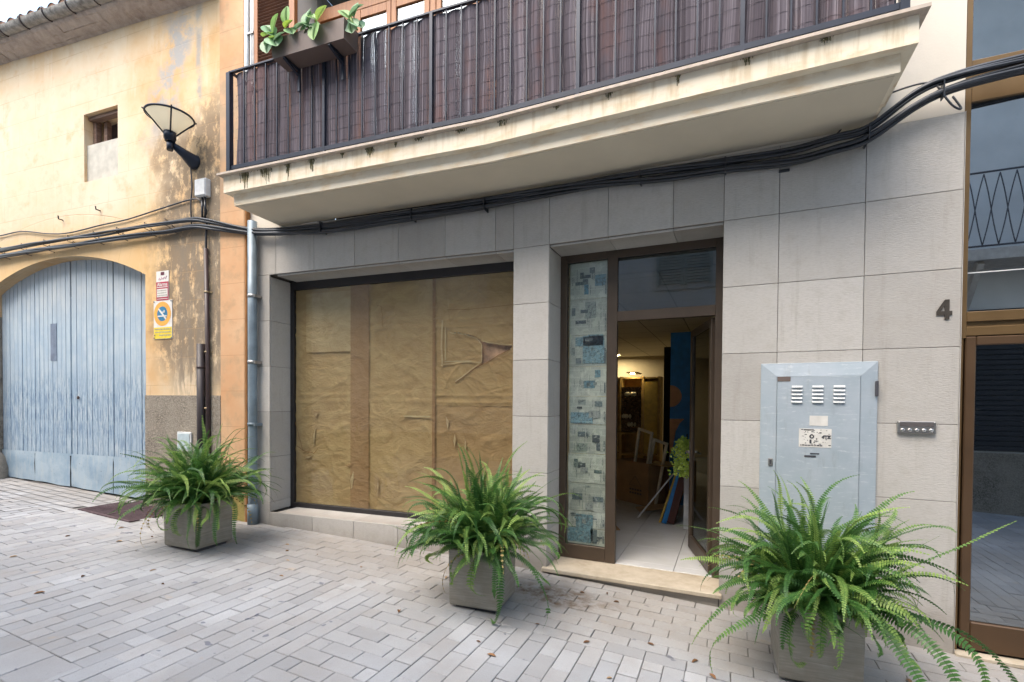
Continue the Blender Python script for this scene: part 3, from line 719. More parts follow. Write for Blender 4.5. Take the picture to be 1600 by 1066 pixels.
# ---- entrance glazing on the right
EY = .04
e_ = MB()
e_.box(3.137, 3.170, EY-.01, EY+.05, 1.93, 7.2, b=.003)
e_.box(3.170, 4.5, EY-.005, EY+.05, 3.43, 3.54, b=.004); e_.box(3.170, 4.5, EY+.003, EY+.05, 3.55, 3.70, b=.004)
e_.box(3.170, 4.5, EY-.008, EY+.05, 2.035, 2.10, b=.004); e_.box(3.137, 4.5, EY+.012, EY+.05, 2.005, 2.033, .5)
e_.box(3.137, 4.5, EY-.004, EY+.05, 1.945, 2.004, b=.004)
e_.box(3.137, 3.160, EY-.002, EY+.05, -.10, 1.944, b=.003); e_.box(4.45, 4.5, EY-.002, EY+.05, -.10, 1.944, b=.003)
ent = e_.build('entrance_frame', GOLD, B)
e_ = MB(); e_.box(3.168, 3.222, EY-.008, EY+.045, -.075, 1.94, b=.006); e_.box(4.39, 4.445, EY-.008, EY+.045, -.075, 1.94, b=.006)
e_.box(3.222, 4.39, EY-.006, EY+.045, 1.885, 1.94, b=.006); e_.box(3.222, 4.39, EY-.006, EY+.045, -.075, .105, b=.006)
el = e_.build('entrance_door', simple('entrance_door_brown', (.10,.058,.030), .4, .35, .1, 3), ent)
g_ = MB(); g_.box(3.222, 4.39, EY+.015, EY+.021, .105, 1.885); g_.build('door_pane', GLASSD, el)
g_ = MB(); g_.box(3.170, 4.5, EY+.012, EY+.018, 2.10, 2.346); g_.build('lower_fanlight_pane', GLASSU, ent)
g_ = MB(); g_.box(3.170, 4.5, EY+.010, EY+.016, 2.352, 3.43); g_.build('upper_fanlight_pane', GLASSU, ent)
g_ = MB(); g_.box(3.170, 4.5, EY+.008, EY+.014, 3.70, 7.2); g_.build('stair_pane', GLASSU, ent)
g_ = MB(); g_.box(3.170, 4.5, EY+.006, EY+.02, 2.346, 2.352); g_.build('glazing_strip', WHITE, ent)
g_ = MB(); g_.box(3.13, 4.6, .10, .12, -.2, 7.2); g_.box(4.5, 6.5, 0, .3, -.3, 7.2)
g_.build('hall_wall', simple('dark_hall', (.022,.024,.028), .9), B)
t2 = MB(); t2.box(3.136, 4.6, -.03, .06, -.118, -.09, b=.005); t2.build('entrance_threshold', BEIGE, B)
t2 = MB()
for a in (3.136, 3.38, 3.9): t2.box(a+G_, a+.5, .0, .03, -.3, -.12, random.random())
t2.build('entrance_course', CLAD, B)

# ---- balcony slab with stepped fascia
def strip(prof_pts, z0, z1, mb, off_out, off_in, sx, tone=.5, b=0):
    """slab following the bend; off_out negative towards the street, sx = end positions"""
    # bend line: intersection of both offset planes
    k = math.tan(DL/2)
    pL0 = lp(-sx, off_in, 0); pL1 = lp(-sx, off_out, 0)
    pB0 = Vector((-off_in*k*-1*-1, off_in, 0)); pB1 = Vector((-off_out*k*-1*-1, off_out, 0))
    pB0 = Vector((-k*off_in, off_in, 0)); pB1 = Vector((-k*off_out, off_out, 0))
    pR0 = Vector((sx-.036, off_in, 0)); pR1 = Vector((sx-.036, off_out, 0))
    for (a0, a1, b0, b1, s0, s1) in ((pL0, pL1, pB0, pB1, -sx, 0), (pB0, pB1, pR0, pR1, 0, sx)):
        A = lambda p, z: (p.x, p.y, z)
        mb.face([A(a1,z0),A(b1,z0),A(b1,z1),A(a1,z1)], tone, [(s0,z0),(s1,z0),(s1,z1),(s0,z1)])
        mb.face([A(a0,z0),A(b0,z0),A(b1,z0),A(a1,z0)], tone); mb.face([A(a1,z1),A(b1,z1),A(b0,z1),A(a0,z1)], tone)
    mb.face([(pL0.x,pL0.y,z0),(pL1.x,pL1.y,z0),(pL1.x,pL1.y,z1),(pL0.x,pL0.y,z1)], tone)
    mb.face([(pR1.x,pR1.y,z0),(pR0.x,pR0.y,z0),(pR0.x,pR0.y,z1),(pR1.x,pR1.y,z1)], tone)
bs = MB(); strip(None, 3.39, 3.497, bs, -.566, .011, 2.686); strip(None, 3.497, 3.652, bs, -.628, .011, 2.75)
slab = bs.build('balcony_slab', CRM, B)
bs = MB(); strip(None, 3.384, 3.3895, bs, -.545, .011, 2.665); bs.build('soffit', SOFF, slab)
bs = MB(); strip(None, 3.653, 3.672, bs, -.672, .011, 2.79); bs.build('tile_edge', TERR, slab)
# moss and drip stains below the tile joints: real growth clinging to the fascia
ms = MB()
def moss(F, x, w_, h_, n=60, off=-.6285):
    ms.F = F
    for i in range(n):
        a = random.gauss(0, w_*.5); l = h_*random.uniform(.2, 1.05)*math.exp(-(a/w_)**2*1.0); t_ = random.uniform(.0008, .003)
        zt_ = 3.652 - (0 if random.random() < .4 else l*random.uniform(0, .7)); ms.box(x+a-t_, x+a+t_, off-random.uniform(.0006, .003), off, max(3.50, zt_-l*random.uniform(.3, .8)), zt_, random.random())
for s_, w_, h_ in ((2.48,.07,.135),(2.22,.08,.12),(1.96,.03,.12),(1.69,.035,.11),(1.36,.02,.035),(1.08,.045,.10),(.82,.012,.04),(.60,.05,.03),(.22,.06,.03)): moss(FL, -s_, w_, h_)
for s_, w_, h_ in ((.18,.05,.05),(.62,.03,.03),(1.0,.03,.04),(1.45,.02,.05),(1.86,.03,.05),(2.28,.04,.04)): moss(FR, s_, w_, h_, 34)
ms.build('moss_growth', MOSS, slab)

# ---- railing
RY = -.585
r_ = MB()
def rail_line(z, w_, h_, mb, off=RY):
    k = math.tan(DL/2); a = lp(-2.715, off, z); b_ = Vector((-k*off, off, z)); c_ = Vector((2.655, off, z))
    mb.bar(a, b_, w_, h_); mb.bar(b_, c_, w_, h_)
rail_line(4.662, .030, .014, r_); rail_line(3.744, .030, .036, r_)
for F, x in ((FL, -2.70), (FR, 2.64)):
    r_.F = FR; a = F @ Vector((x, RY, 0)); b_ = F @ Vector((x, .01, 0))
    for z in (4.662, 3.722): r_.bar((a.x,a.y,z), (b_.x,b_.y,z), .03, .014)
rail = r_.build('balcony_railing', NAVY, B)
def baluster(F, x, w_):
    b = MB(F); b.box(x-w_/2, x+w_/2, RY-w_/2-.003, RY+w_/2-.003, 3.676 if w_ > .02 else 3.763, 4.655); return b.build('post' if w_ > .02 else 'baluster', NAVY, rail)
baluster(FL, -2.715, .045); baluster(FR, 2.655, .045)
for i in range(1, 20):
    x = -2.665 + .1345*i
    if x < .02: baluster(FL, x, .026 if i in (8, 16) else .0105)
for i in range(20):
    x = .092 + .1338*i
    if x < 2.60: baluster(FR, x, .026 if i in (5, 13) else .0105)
for i in range(1, 5):
    for F, X in ((FL, -2.70), (FR, 2.64)):
        b = MB(F); b.box(X-.007, X+.007, RY+.115*i, RY+.115*i+.013, 3.729, 4.655); b.build('baluster', NAVY, rail)

WIRE = simple('dull_wire', (.07,.065,.08), .7)
# ---- reed screen tied behind the bars
RS = thing('reed_screen', lp(0, -.5, 3.68), 'dark weathered reed screen billowing behind the long balcony railing', 'screen')
rs = MB(); NZ = 14
def reed_strip(F, x0, x1, seed):
    x = x0
    while x < x1:
        rs.F = F; jit = random.uniform(-.0005, .0005); w_ = random.uniform(.0058, .0078); t_ = min(1, max(0, random.gauss(.42, .17) + .3*noise.noise((x*6, seed, 0))))
        if random.random() < .03: t_ = .88
        ph = ((x - (-2.665 if F is FL else .092)) / .1342) % 1
        pts = []
        for j in range(NZ+1):
            z = 3.735 + (4.648-3.735)*j/NZ; bulge = math.sin(math.pi*ph)
            y = RY + .022 + jit - .020*bulge*(.45+.55*noise.noise((x*1.1, z*1.7, seed))+.3) + .01*noise.noise((x*5, z*2.5, seed+3))
            dx = .012*noise.noise((x*2.5, z*2.2, seed+7)) + .004*math.sin(z*5 + x*3)
            if abs(x-x0) < .12 and F is FL: dx += .03*(1-abs(x-x0)/.12)*math.sin((z-3.735)*3.6)
            pts.append((x+dx, y, z))
        for j in range(NZ):
            a, b_ = pts[j], pts[j+1]
            rs.face([a, (a[0]+w_, a[1], a[2]), (b_[0]+w_, b_[1], b_[2]), b_], t_)
        x += w_ - random.uniform(.0002, .0010)
reed_strip(FL, -2.665, .0, 1); reed_strip(FR, .04, 2.60, 2)
rs.build('reeds', REED, RS)
for z in [3.80+.105*i for i in range(8)]:
    wv = MB()
    for F, x0, x1, sd_, m0 in ((FL, -2.66, 0.0, 1, -2.665), (FR, .05, 2.6, 2, .092)):
        pts = []; n = int((x1-x0)/.0335)
        for i in range(n+1):
            x = x0+(x1-x0)*i/n; ph = ((x-m0)/.1342) % 1
            y = RY + .022 - .020*math.sin(math.pi*ph)*(.45+.55*noise.noise((x*1.1, z*1.7, sd_))+.3) + .01*noise.noise((x*5, z*2.5, sd_+3)) - .0035
            pts.append(F @ Vector((x, y, z+.012*noise.noise((x*3, z*9, 4)))))
        wv.F = FR; wv.tube(pts, .0010, 4)
    wv.build('binding_wire', WIRE, RS)
# behind the screen: dark balcony floor clutter hidden by reeds is left out

# ---- upper floor joinery
j_ = MB(FL); WYU = .24
X = [-2.30, -1.66, -1.30, -1.24, -.93, -.70, -.44, -.20]
HZ = 5.66
j_.box(-2.44, -.16, WYU, WYU+.07, HZ, HZ+.13, b=.004)
for a, b_ in ((-2.44,-2.36),(-1.99,-1.915),(-1.91,-1.83),(-1.51,-1.455),(-1.45,-1.39),(-1.065,-1.0),(-.995,-.93),(-.925,-.87),(-.59,-.53),(-.22,-.16)): j_.box(a, b_, WYU, WYU+.06, 3.68, HZ, b=.004)
for a, b_ in ((-2.36,-1.99),): j_.box(a, b_, WYU+.02, WYU+.05, 3.68, HZ, b=.002)
for a, b_ in ((-1.83,-1.51),(-1.39,-1.065),(-.87,-.59)): j_.box(a, b_, WYU+.003, WYU+.055, HZ-.09, HZ, b=.004); j_.box(a, b_, WYU+.003, WYU+.055, 3.68, 3.9, b=.004)
jw = j_.build('balcony_window', WOODO, B)
for a, b_ in ((-1.83,-1.51),(-1.39,-1.065),(-.87,-.59)):
    g_ = MB(FL); g_.box(a, b_, WYU+.02, WYU+.026, 3.9, HZ-.09); g_.build('pane', m_glass('upper_glass', (.7,.75,.78), 1.5, .1) if 'upper_glass' not in bpy.data.materials else bpy.data.materials['upper_glass'], jw)
g_ = MB(FL); g_.box(-1.84, -.56, WYU+.09, WYU+.10, 3.7, 5.56); g_.build('net_curtain', simple('net_curtain', (.30,.38,.46), .8), jw)
g_ = MB(FL); g_.box(-2.46, -.15, .62, .64, 3.4, 6.2); g_.build('room_wall', simple('dark_room', (.03,.03,.035), .9), B)
g_ = MB(FL); g_.box(-2.45, -.15, .013, .62, 6.09, 6.098); g_.box(-2.456, -2.4525, .02, .6, 3.4, 6.09); g_.build('reveal_soffit', simple('grey_render', (.36,.35,.32), .9), B)
sl = MB(FL)                                               # slatted roller at the right window
for k in range(19): sl.box(-.52, -.23, WYU-.02, WYU+.0, 3.7+.1*k, 3.7+.1*k+.085, b=.004)
sl.build('wood_blind', WOODO, jw)
# louvred shutter folded against the wall
s_ = MB(FL); SX0, SX1 = -3.00, -2.52
for a, b_ in ((SX0, SX0+.05), (SX1-.0, SX1+.075)): s_.box(a, b_, -.045, .005, 3.68, 6.1, b=.004)
s_.box(SX0+.05, SX1, -.045, .005, 5.98, 6.1, b=.004); s_.box(SX0+.05, SX1, -.045, .005, 3.68, 3.78, b=.004)
shut = s_.build('window_shutter', WOODO, B)
s_ = MB(FL); z = 3.80
while z < 5.97:
    M_ = Matrix.Translation((0, -.022, z)) @ Matrix.Rotation(R(-38), 4, 'X'); s_.box(SX0+.051, SX1-.001, -.022, .022, -.004, .004, random.random(), M=M_); z += .034
s_.build('louvres', WOODD, shut)

# ------------------------------------------------------------------ pipes at the corner of the two houses
t_ = thing('drain_pipe', lp(-3.0, -.07, gz(-3.0)), 'grey blue rain pipe between the ochre wall and the stone front', 'pipe')
m = MB(FL); PX = -3.005
m.tube([(PX,-.066,gz(PX)+.0),(PX,-.066,.24),(PX,-.066,1.2),(PX,-.066,2.2),(PX,-.066,3.45)], .048, 14); m.build('pipe', PIPEG, t_)
m = MB(FL)
m.tube([(PX,-.066,gz(PX)),(PX,-.066,.36)], .056, 14); m.build('pipe_shoe', PIPEG, t_)
for z in (2.62, 1.90, 1.22):
    m = MB(FL); m.tube([(PX,-.066,z),(PX,-.066,z+.035)], .052, 14); m.box(PX+.045, PX+.07, -.10, 0, z, z+.03); m.box(PX-.01, PX+.01, -.066, 0, z+.005, z+.025); m.build('clamp', STEEL if z != 1.22 else PIPEG, t_)
t_ = thing('white_pipes', lp(-3.1, -.04, 3.4), 'pair of thin white pipes beside the brown louvred shutter', 'pipe')
for dx, rr in ((-3.12, .026), (-3.055, .012), (-3.025, .008)):
    m = MB(FL); m.tube([(dx,-.03,3.68),(dx,-.03,6.6)], rr, 10); m.build('pipe', WHITE, t_)
for z in (4.4, 4.95, 5.5, 6.05):
    m = MB(FL); m.box(-3.16, -3.01, -.05, .012, z, z+.02); m.build('clamp', STEEL, t_)

# ------------------------------------------------------------------ ochre building
Y = thing('ochre_building', lp(-5.5, -.05, gz(-5.5)), 'old stained ochre plaster house with arched blue gate and tiled eaves', 'building')
YF = -.05
AC, AZ, AR = -6.40, -.67, 4.05; AH = 1.67        # arch centre, circle centre height, radius, half width
def archz(x): return AZ + math.sqrt(AR*AR - (x-AC)**2)
WXa, WXb, WZa, WZb = -5.86, -5.21, 4.292, 5.155
m = MB(FL)
def wallgrid(mb, x0, x1, z0, z1, y=YF):
    mb.face([(x0,y,z0),(x1,y,z0),(x1,y,z1),(x0,y,z1)], .5)
TOP = 6.5; DP = .16
# columns of the front, split around gate and window
def seg_(x0, x1, zb, zt): wallgrid(m, x0, x1, zb, zt)
seg_(AC+AH, -3.49, 1.55, TOP)
m.face([(AC+AH,YF,1.55)]*1+[(-3.49,YF,1.55),(-3.49,YF,1.551),(AC+AH,YF,1.551)])
n = 28
for i in range(n):
    x0 = AC-AH + 2*AH*i/n; x1 = AC-AH + 2*AH*(i+1)/n
    za, zb = archz(x0), archz(x1)
    if x1 > WXa and x0 < WXb:
        m.face([(x0,YF,za),(x1,YF,zb),(x1,YF,WZa),(x0,YF,WZa)], .5); 
        a, b_ = max(x0, WXa), min(x1, WXb)
        if x0 < WXa: wallgrid(m, x0, WXa, WZa, TOP)
        if x1 > WXb: wallgrid(m, WXb, x1, WZa, TOP)
        wallgrid(m, a, b_, WZb, TOP)
    else: m.face([(x0,YF,za),(x1,YF,zb),(x1,YF,TOP),(x0,YF,TOP)], .5)
seg_(-10.5, AC-AH, 3.02, TOP)
seg_(-10.5, AC-AH, 1.6, 3.02)
# reveals of the arch and the window
for i in range(n):
    x0 = AC-AH + 2*AH*i/n; x1 = AC-AH + 2*AH*(i+1)/n
    m.face([(x0,YF,archz(x0)),(x1,YF,archz(x1)),(x1,YF+DP+.1,archz(x1)),(x0,YF+DP+.1,archz(x0))], .5, None, True)
m.face([(AC+AH,YF,1.55),(AC+AH,YF+DP+.1,1.55),(AC+AH,YF+DP+.1,3.03),(AC+AH,YF,3.03)], .5)
m.face([(AC-AH,YF,2.7),(AC-AH,YF+DP+.1,2.7),(AC-AH,YF+DP+.1,3.03),(AC-AH,YF,3.03)], .5)
for x in (WXa, WXb): m.face([(x,YF,WZa),(x,YF+.28,WZa),(x,YF+.28,WZb),(x,YF,WZb)], .5)
m.face([(WXa,YF,WZb),(WXb,YF,WZb),(WXb,YF+.28,WZb),(WXa,YF+.28,WZb)], .5); m.face([(WXa,YF,WZa),(WXb,YF,WZa),(WXb,YF+.05,WZa),(WXa,YF+.05,WZa)], .5)
m.box(-10.5, -3.21, .35, .5, 0, TOP)
wl = m.build('plaster_wall', YEL, Y)
m = MB(FL); m.box(WXa, WXb, YF+.035, YF+.3, WZa, 4.775); m.build('window_infill', simple('grey_render_infill', (.50,.48,.42), .9, 0, .1, 9), Y)
m = MB(FL); m.box(WXa, WXb, YF+.28, YF+.30, 4.775, WZb, .5); m.build('window_recess', simple('dark_recess', (.10,.07,.06), .9, 0, .3, 5), Y)
m = MB(FL); m.box(WXa+.005, WXa+.06, YF+.10, YF+.17, 4.777, WZb-.03, b=.005); m.box(WXa+.13, WXa+.19, YF+.15, YF+.21, 4.777, WZb-.03, b=.005); m.box(WXa+.0, WXb, YF+.05, YF+.13, WZb-.05, WZb-.004, b=.005)
m.build('window_frame', m_wood('old_wood', (.12,.07,.05), (.25,.16,.12)), Y)
for hx, hz in ((-6.30, 3.86), (-5.55, 3.89)):
    m = MB(FL); m.tube([(hx,YF,hz),(hx,YF-.05,hz),(hx+.01,YF-.06,hz+.04)], .008, 6); m.build('rusty_hook', PIPEB, Y)
# roughcast plinth and orange corner strip
m = MB(FL); m.box(AC+AH+.0, -3.49, YF-.012, YF+.26, -.1, 1.552); m.build('plinth', ROUGHC, Y)
m = MB(FL); m.box(-3.49, -3.139, YF-.006, YF+.06, .42, 7.4); m.box(-3.139, -3.130, YF-.003, YF+.06, .0, 7.4, .5)
m.build('corner_strip', ORA, Y)
m = MB(FL); m.box(-3.1295, -3.112, YF+.001, YF+.05, 0.0, 7.4); m.build('corner_return', simple('burnt_orange_edge', (.36,.16,.05), .85, 0, .2, 6), Y)
m = MB(FL); m.box(-3.49, -3.139, YF-.004, YF+.06, .0, .419); m.build('strip_foot', m_rough('mossy_foot', (.16,.13,.04), (.42,.33,.12), 14, .5, .01), Y)
m = MB(FL); m.box(-10.5, AC-AH, YF-.004, YF+.4, -.1, 1.6); m.box(AC-AH-.35, AC-AH-.001, YF-.012, YF+.4, 1.2, 2.70); m.build('jamb_stone', STONE, Y)
bo = MB(FL); bo.lathe((AC-AH-.02, YF+.02, gz(AC-AH)-.02), [(.24,0),(.23,.15),(.17,.32),(.08,.45),(.0,.50)], 14); bo.build('guard_stone', STONE, Y)
# eaves: sloping line, plaster cove, gutter, tiles
def ez(x): return 6.04 + .043*(-x - 4.24)
XE0, XE1 = -10.5, -3.50
m = MB(FL); N = 36
for i in range(N):
    x0 = XE0+(XE1-XE0)*i/N; x1 = XE0+(XE1-XE0)*(i+1)/N
    for (o0, h0), (o1, h1) in zip([(YF,0),(-.09,.012),(-.17,.035),(-.24,.075),(-.27,.10)], [(-.09,.012),(-.17,.035),(-.24,.075),(-.27,.10),(-.27,.20)]):
        w0 = .012*noise.noise((x0*3, o0*9, 0)); w1 = .012*noise.noise((x1*3, o1*9, 0))
        m.face([(x0,o0,ez(x0)+h0+w0),(x1,o0,ez(x1)+h0+w1),(x1,o1,ez(x1)+h1+w1),(x0,o1,ez(x0)+h1+w0)], .5, None, True)
m.build('eaves_cove', EAVE, Y)
m = MB(FL)
for i in range(N):
    x0 = XE0+(XE1-XE0)*i/N; x1 = XE0+(XE1-XE0)*(i+1)/N
    for k in range(8):
        a0, a1 = math.pi + math.pi*k/8, math.pi + math.pi*(k+1)/8; rr = .075
        sg = .012*noise.noise((x0*1.5, 3, 0)); sg1 = .012*noise.noise((x1*1.5, 3, 0))
        m.face([(x0,-.30+rr*math.cos(a0),ez(x0)+.185+sg+rr*math.sin(a0)),(x1,-.30+rr*math.cos(a0),ez(x1)+.185+sg1+rr*math.sin(a0)),(x1,-.30+rr*math.cos(a1),ez(x1)+.185+sg1+rr*math.sin(a1)),(x0,-.30+rr*math.cos(a1),ez(x0)+.185+sg+rr*math.sin(a1))], .5, None, True)
gut = m.build('roof_gutter', GUT, Y)
x = XE0+.3
while x < XE1:
    m = MB(FL); m.tube([(x, -.30+.083*math.cos(math.pi+math.pi*k/8), ez(x)+.185+.083*math.sin(math.pi+math.pi*k/8)) for k in range(-1, 10)], .008, 6); m.build('gutter_bracket', PIPEB, gut); x += .46
m = MB(FL); x = XE0+.1
while x < XE1-.05:
    rr = .078; z = ez(x)+.275; L = 2.0
    for k in range(8):
        a0, a1 = math.pi*k/8, math.pi*(k+1)/8
        m.face([(x+rr*math.cos(a0),-.27,z+rr*math.sin(a0)),(x+rr*math.cos(a1),-.27,z+rr*math.sin(a1)),(x+rr*math.cos(a1),-.27+L,z+.55+rr*math.sin(a1)),(x+rr*math.cos(a0),-.27+L,z+.55+rr*math.sin(a0))], random.random(), None, True)
        m.face([(x,-.255,z),(x+rr*math.cos(a0),-.262,z+rr*math.sin(a0)),(x+rr*math.cos(a1),-.262,z+rr*math.sin(a1))], .3)
    m.face([(x-.12,-.25,z-.005),(x+.12,-.25,z-.005),(x+.12,-.25+L,z+.52),(x-.12,-.25+L,z+.52)], .5); m.face([(x-.12,-.245,z-.09),(x+.12,-.245,z-.09),(x+.12,-.245,z),(x-.12,-.245,z)], .2)
    x += .215
m.build('roof_tiles', TILE, Y)
# blue gate: two leaves of boards, sheet metal at the foot
gd = MB(FL); GY = YF + DP
gd0 = GY
def board_leaf(xa, xb, nb, zbot):
    mb = MB(FL); ww = (xb-xa)/nb
    for i in range(nb):
        x0, x1 = xa+ww*i+.0028, xa+ww*(i+1)-.0028; dy = random.uniform(0, .006); zt0, zt1 = archz(x0)+.02, archz(x1)+.02; t = random.random()
        y = GY+dy
        mb.face([(x0+.003,y,zbot),(x1-.003,y,zbot),(x1-.003,y,zt1),(x0+.003,y,zt0)], t)
        for xx, sg in ((x0, 1), (x1, -1)): mb.face([(xx,y+.012,zbot),(xx+sg*.003,y,zbot),(xx+sg*.003,y,zt0),(xx,y+.012,zt0)], t*.6)
    mb.box(xa, xb, GY+.0125, GY+.03, zbot, 2.9, .1)
    return mb
GX0, GX1 = AC-AH+.01, AC+AH; mid = -6.46
for (xa, xb, lab) in ((GX0, mid-.013, 'left'), (mid+.013, GX1, 'right')):
    hb = MB(FL); 
    half = (xa+xb)/2
    for (p, q, nb) in ((xa, half-.005, 8), (half+.005, xb, 8)):
        mb = board_leaf(p, q, nb, .72); hb.v += mb.v; k = len(hb.v)-len(mb.v); hb.f += [[i+k for i in f] for f in mb.f]; hb.uv += mb.uv; hb.c += mb.c; hb.sm += mb.sm
    gate = hb.build('gate_leaf', GAR, Y)
    for (p, q) in ((xa, half-.006), (half+.006, xb)):
        pl = MB(FL); nn = 10; wv_ = random.uniform(0, 9)
        for i in range(nn):
            for jz in range(5):
                x0, x1 = p+(q-p)*i/nn, p+(q-p)*(i+1)/nn
                zb0 = gz(x0)+.015+.02*abs(noise.noise((x0*3, wv_, 0))) ; zb1 = gz(x1)+.015+.02*abs(noise.noise((x1*3, wv_, 0)))
                A = lambda x, zb, j: (x, GY-.012+.010*noise.noise((x*4, j*.8, wv_)), zb+(.75-zb)*j/5)
                pl.face([A(x0,zb0,jz),A(x1,zb1,jz),A(x1,zb1,jz+1),A(x0,zb0,jz+1)], .5, None, True)
        pl.build('kick_plate', PLATE, gate)
m = MB(FL); m.box(GX0-.1, GX1, GY+.04, GY+.06, -.1, 3.45); m.build('gate_void', simple('gate_dark', (.008,.008,.010), 1), Y)
m = MB(FL); m.lathe((mid+.16, GY-.002, 1.52), [(.022,0),(.022,.012),(.0,.014)], 10, axis=(0,-1,0)); m.build('keyhole', PIPEB, Y)
m = MB(FL)
for x in (-6.90, -6.775): 
    m.box(x-.003, x+.003, GY-.004, GY+.002, 2.03, 2.55)
for k in range(6): m.box(-6.90+.022*k, -6.90+.022*k+.014, GY-.003, GY+.003, 2.03, 2.55, b=.002)
m.build('gate_vent', simple('vent_blue_grey', (.26,.31,.40), .6), Y)

# ------------------------------------------------------------------ brown pipes, lamp, junction box, cables, signs
t_ = thing('brown_conduit', lp(-3.66, -.1, gz(-3.66)), 'thin dark brown conduit running down the stained ochre wall', 'pipe', 'brown pipes on the ochre wall')
m = MB(FL); m.tube([(-3.68,YF-.03,3.22),(-3.655,YF-.03,1.7),(-3.64,YF-.03,gz(-3.6)-.0)], .0235, 10); m.build('pipe', PIPEB, t_)
for z in (2.72, 2.04, 1.4): 
    m = MB(FL); m.tube([(-3.672+.0*z,YF-.03,z),(-3.672,YF-.03,z+.016)], .028, 10); m.box(-3.73, -3.62, YF-.012, YF, z, z+.016); m.build('pipe_clip', simple('brass_clip', (.42,.33,.20), .5, .5) if 'brass_clip' not in bpy.data.materials else bpy.data.materials['brass_clip'], t_)
t_ = thing('brown_cover_pipe', lp(-3.75, -.12, gz(-3.75)), 'thick short brown cover pipe ending at mid height left of the conduit', 'pipe', 'brown pipes on the ochre wall')
m = MB(FL); m.tube([(-3.755,YF-.04,gz(-3.7)),(-3.755,YF-.04,2.14)], .042, 12); m.build('pipe', simple('dark_brown_pipe', (.028,.020,.022), .5), t_)
m = MB(FL); m.tube([(-3.755,YF-.04,1.86),(-3.755,YF-.04,1.885)], .0455, 12); m.build('collar', PIPEB, t_)
# street lamp
LX = -3.885; LO = -.34
t_ = thing('wall_lamp', lp(LX, YF, 4.2), 'blue black wall lantern with flared glass cone on the ochre wall', 'lamp')
m = MB(FL); nseg = 10
A0 = Vector((LX, YF, 4.235)); A1 = Vector((LX, LO+.03, 4.31))
m.tube([A0, A0+Vector((0,-.012,0)), A0+Vector((0,-.03,.005)), A0.lerp(A1, .5), A1], [.085,.085,.078,.052,.03], 14); m.build('arm', NAVY, t_)
m = MB(FL); m.tube([(LX,LO,4.235),(LX,LO,4.33)], .032, 12); m.tube([(LX,LO,4.33),(LX,LO,4.355),(LX,LO,4.356),(LX,LO,4.44)], [.05,.05,.06,.06], 14); m.build('socket', NAVY, t_)
m = MB(FL); rb, rtp, zb, ztp = .056, .225, 4.425, 4.60
m.lathe((LX,LO,0), [(rb,zb),(rtp,ztp)], 40); m.lathe((LX,LO,0), [(rtp-.002,ztp+.001),(0,ztp+.015)], 40)
LG = Mat('lamp_glass'); LG.fin((.80,.77,.67), .35); _t = LG.node('ShaderNodeBsdfTranslucent'); _t.inputs[0].default_value = (.84,.81,.70,1); _m = LG.node('ShaderNodeMixShader'); LG.link(LG.b.outputs[0], _m.inputs[1]); LG.link(_t.outputs[0], _m.inputs[2]); LG.link(_m.outputs[0], LG.out.inputs[0])
sh_ = m.build('lamp_shade', LG.m, t_)
m = MB(FL); m.tube([(LX+rtp*math.cos(a*math.pi/18), LO+rtp*math.sin(a*math.pi/18), ztp) for a in range(36)], .011, 6, closed=True); m.build('rim', NAVY, t_)
for a in (340, 70, 160, 250):
    m = MB(FL); c_, s2 = math.cos(R(a-12)), math.sin(R(a-12)); m.tube([(LX+rb*c_,LO+rb*s2,zb-.02),(LX+(rtp+.003)*c_,LO+(rtp+.003)*s2,ztp),(LX+(rtp+.022)*c_,LO+(rtp+.022)*s2,ztp+.012)], .008, 6); m.build('rib', NAVY, t_)
# junction box
t_ = thing('junction_box', lp(-3.7, YF-.03, 3.8), 'small white electric box high on the stained ochre wall', 'electric box')
m = MB(FL); m.box(-3.80, -3.635, YF-.07, YF, 3.80, 4.0, b=.008); m.build('case', WHITE, t_)
m = MB(FL); m.box(-3.795, -3.64, YF-.078, YF-.0705, 3.81, 3.99, b=.003); m.build('lid', WHITE, t_)
for dx in (-3.73, -3.685):
    m = MB(FL); m.tube([(dx,YF-.035,3.80),(dx,YF-.035,3.56)], .011, 8); m.build('cable', CABLE, t_)
# cable bundles
UP = [(-8.241,3.578),(-7.611,3.572),(-7.163,3.574),(-6.63,3.579),(-5.552,3.572),(-5.014,3.572),(-4.506,3.572),(-3.903,3.563),(-3.613,3.513),(-2.934,3.352),(-2.209,3.300),(-1.654,3.297),(-1.153,3.300),(-.607,3.308),(-.152,3.315)]
LO_ = [(-8.242,3.487),(-7.612,3.485),(-6.947,3.49),(-6.126,3.49),(-4.956,3.487),(-4.333,3.479),(-3.863,3.484),(-3.525,3.424),(-2.934,3.305),(-2.209,3.245),(-1.654,3.240),(-1.153,3.252),(-.607,3.260),(-.151,3.268)]
UPR = [(.488,3.327),(.857,3.330),(1.315,3.320),(1.736,3.300),(2.151,3.290),(2.402,3.292),(2.599,3.320),(2.848,3.486),(3.039,3.538),(3.371,3.560),(4.2,3.60),(5.5,3.62)]
LOR = [(.489,3.286),(.857,3.280),(1.315,3.258),(1.736,3.242),(2.152,3.215),(2.403,3.218),(2.6,3.260),(2.849,3.412),(3.04,3.474),(3.372,3.500),(4.2,3.53),(5.5,3.55)]
def spline(P, n=10):
    o = []
    for i in range(len(P)-1):
        p0, p1, p2, p3 = P[max(i-1,0)], P[i], P[i+1], P[min(i+2, len(P)-1)]
        for k in range(n):
            t = k/n; o.append(.5*((2*p1)+(-p0+p2)*t+(2*p0-5*p1+4*p2-p3)*t*t+(-p0+3*p1-3*p2+p3)*t**3))
    o.append(P[-1]); return o
CB = thing('cable_bundle', lp(-3, -.1, 3.4), 'twisted black cables strung along both house fronts under the balcony', 'cables')
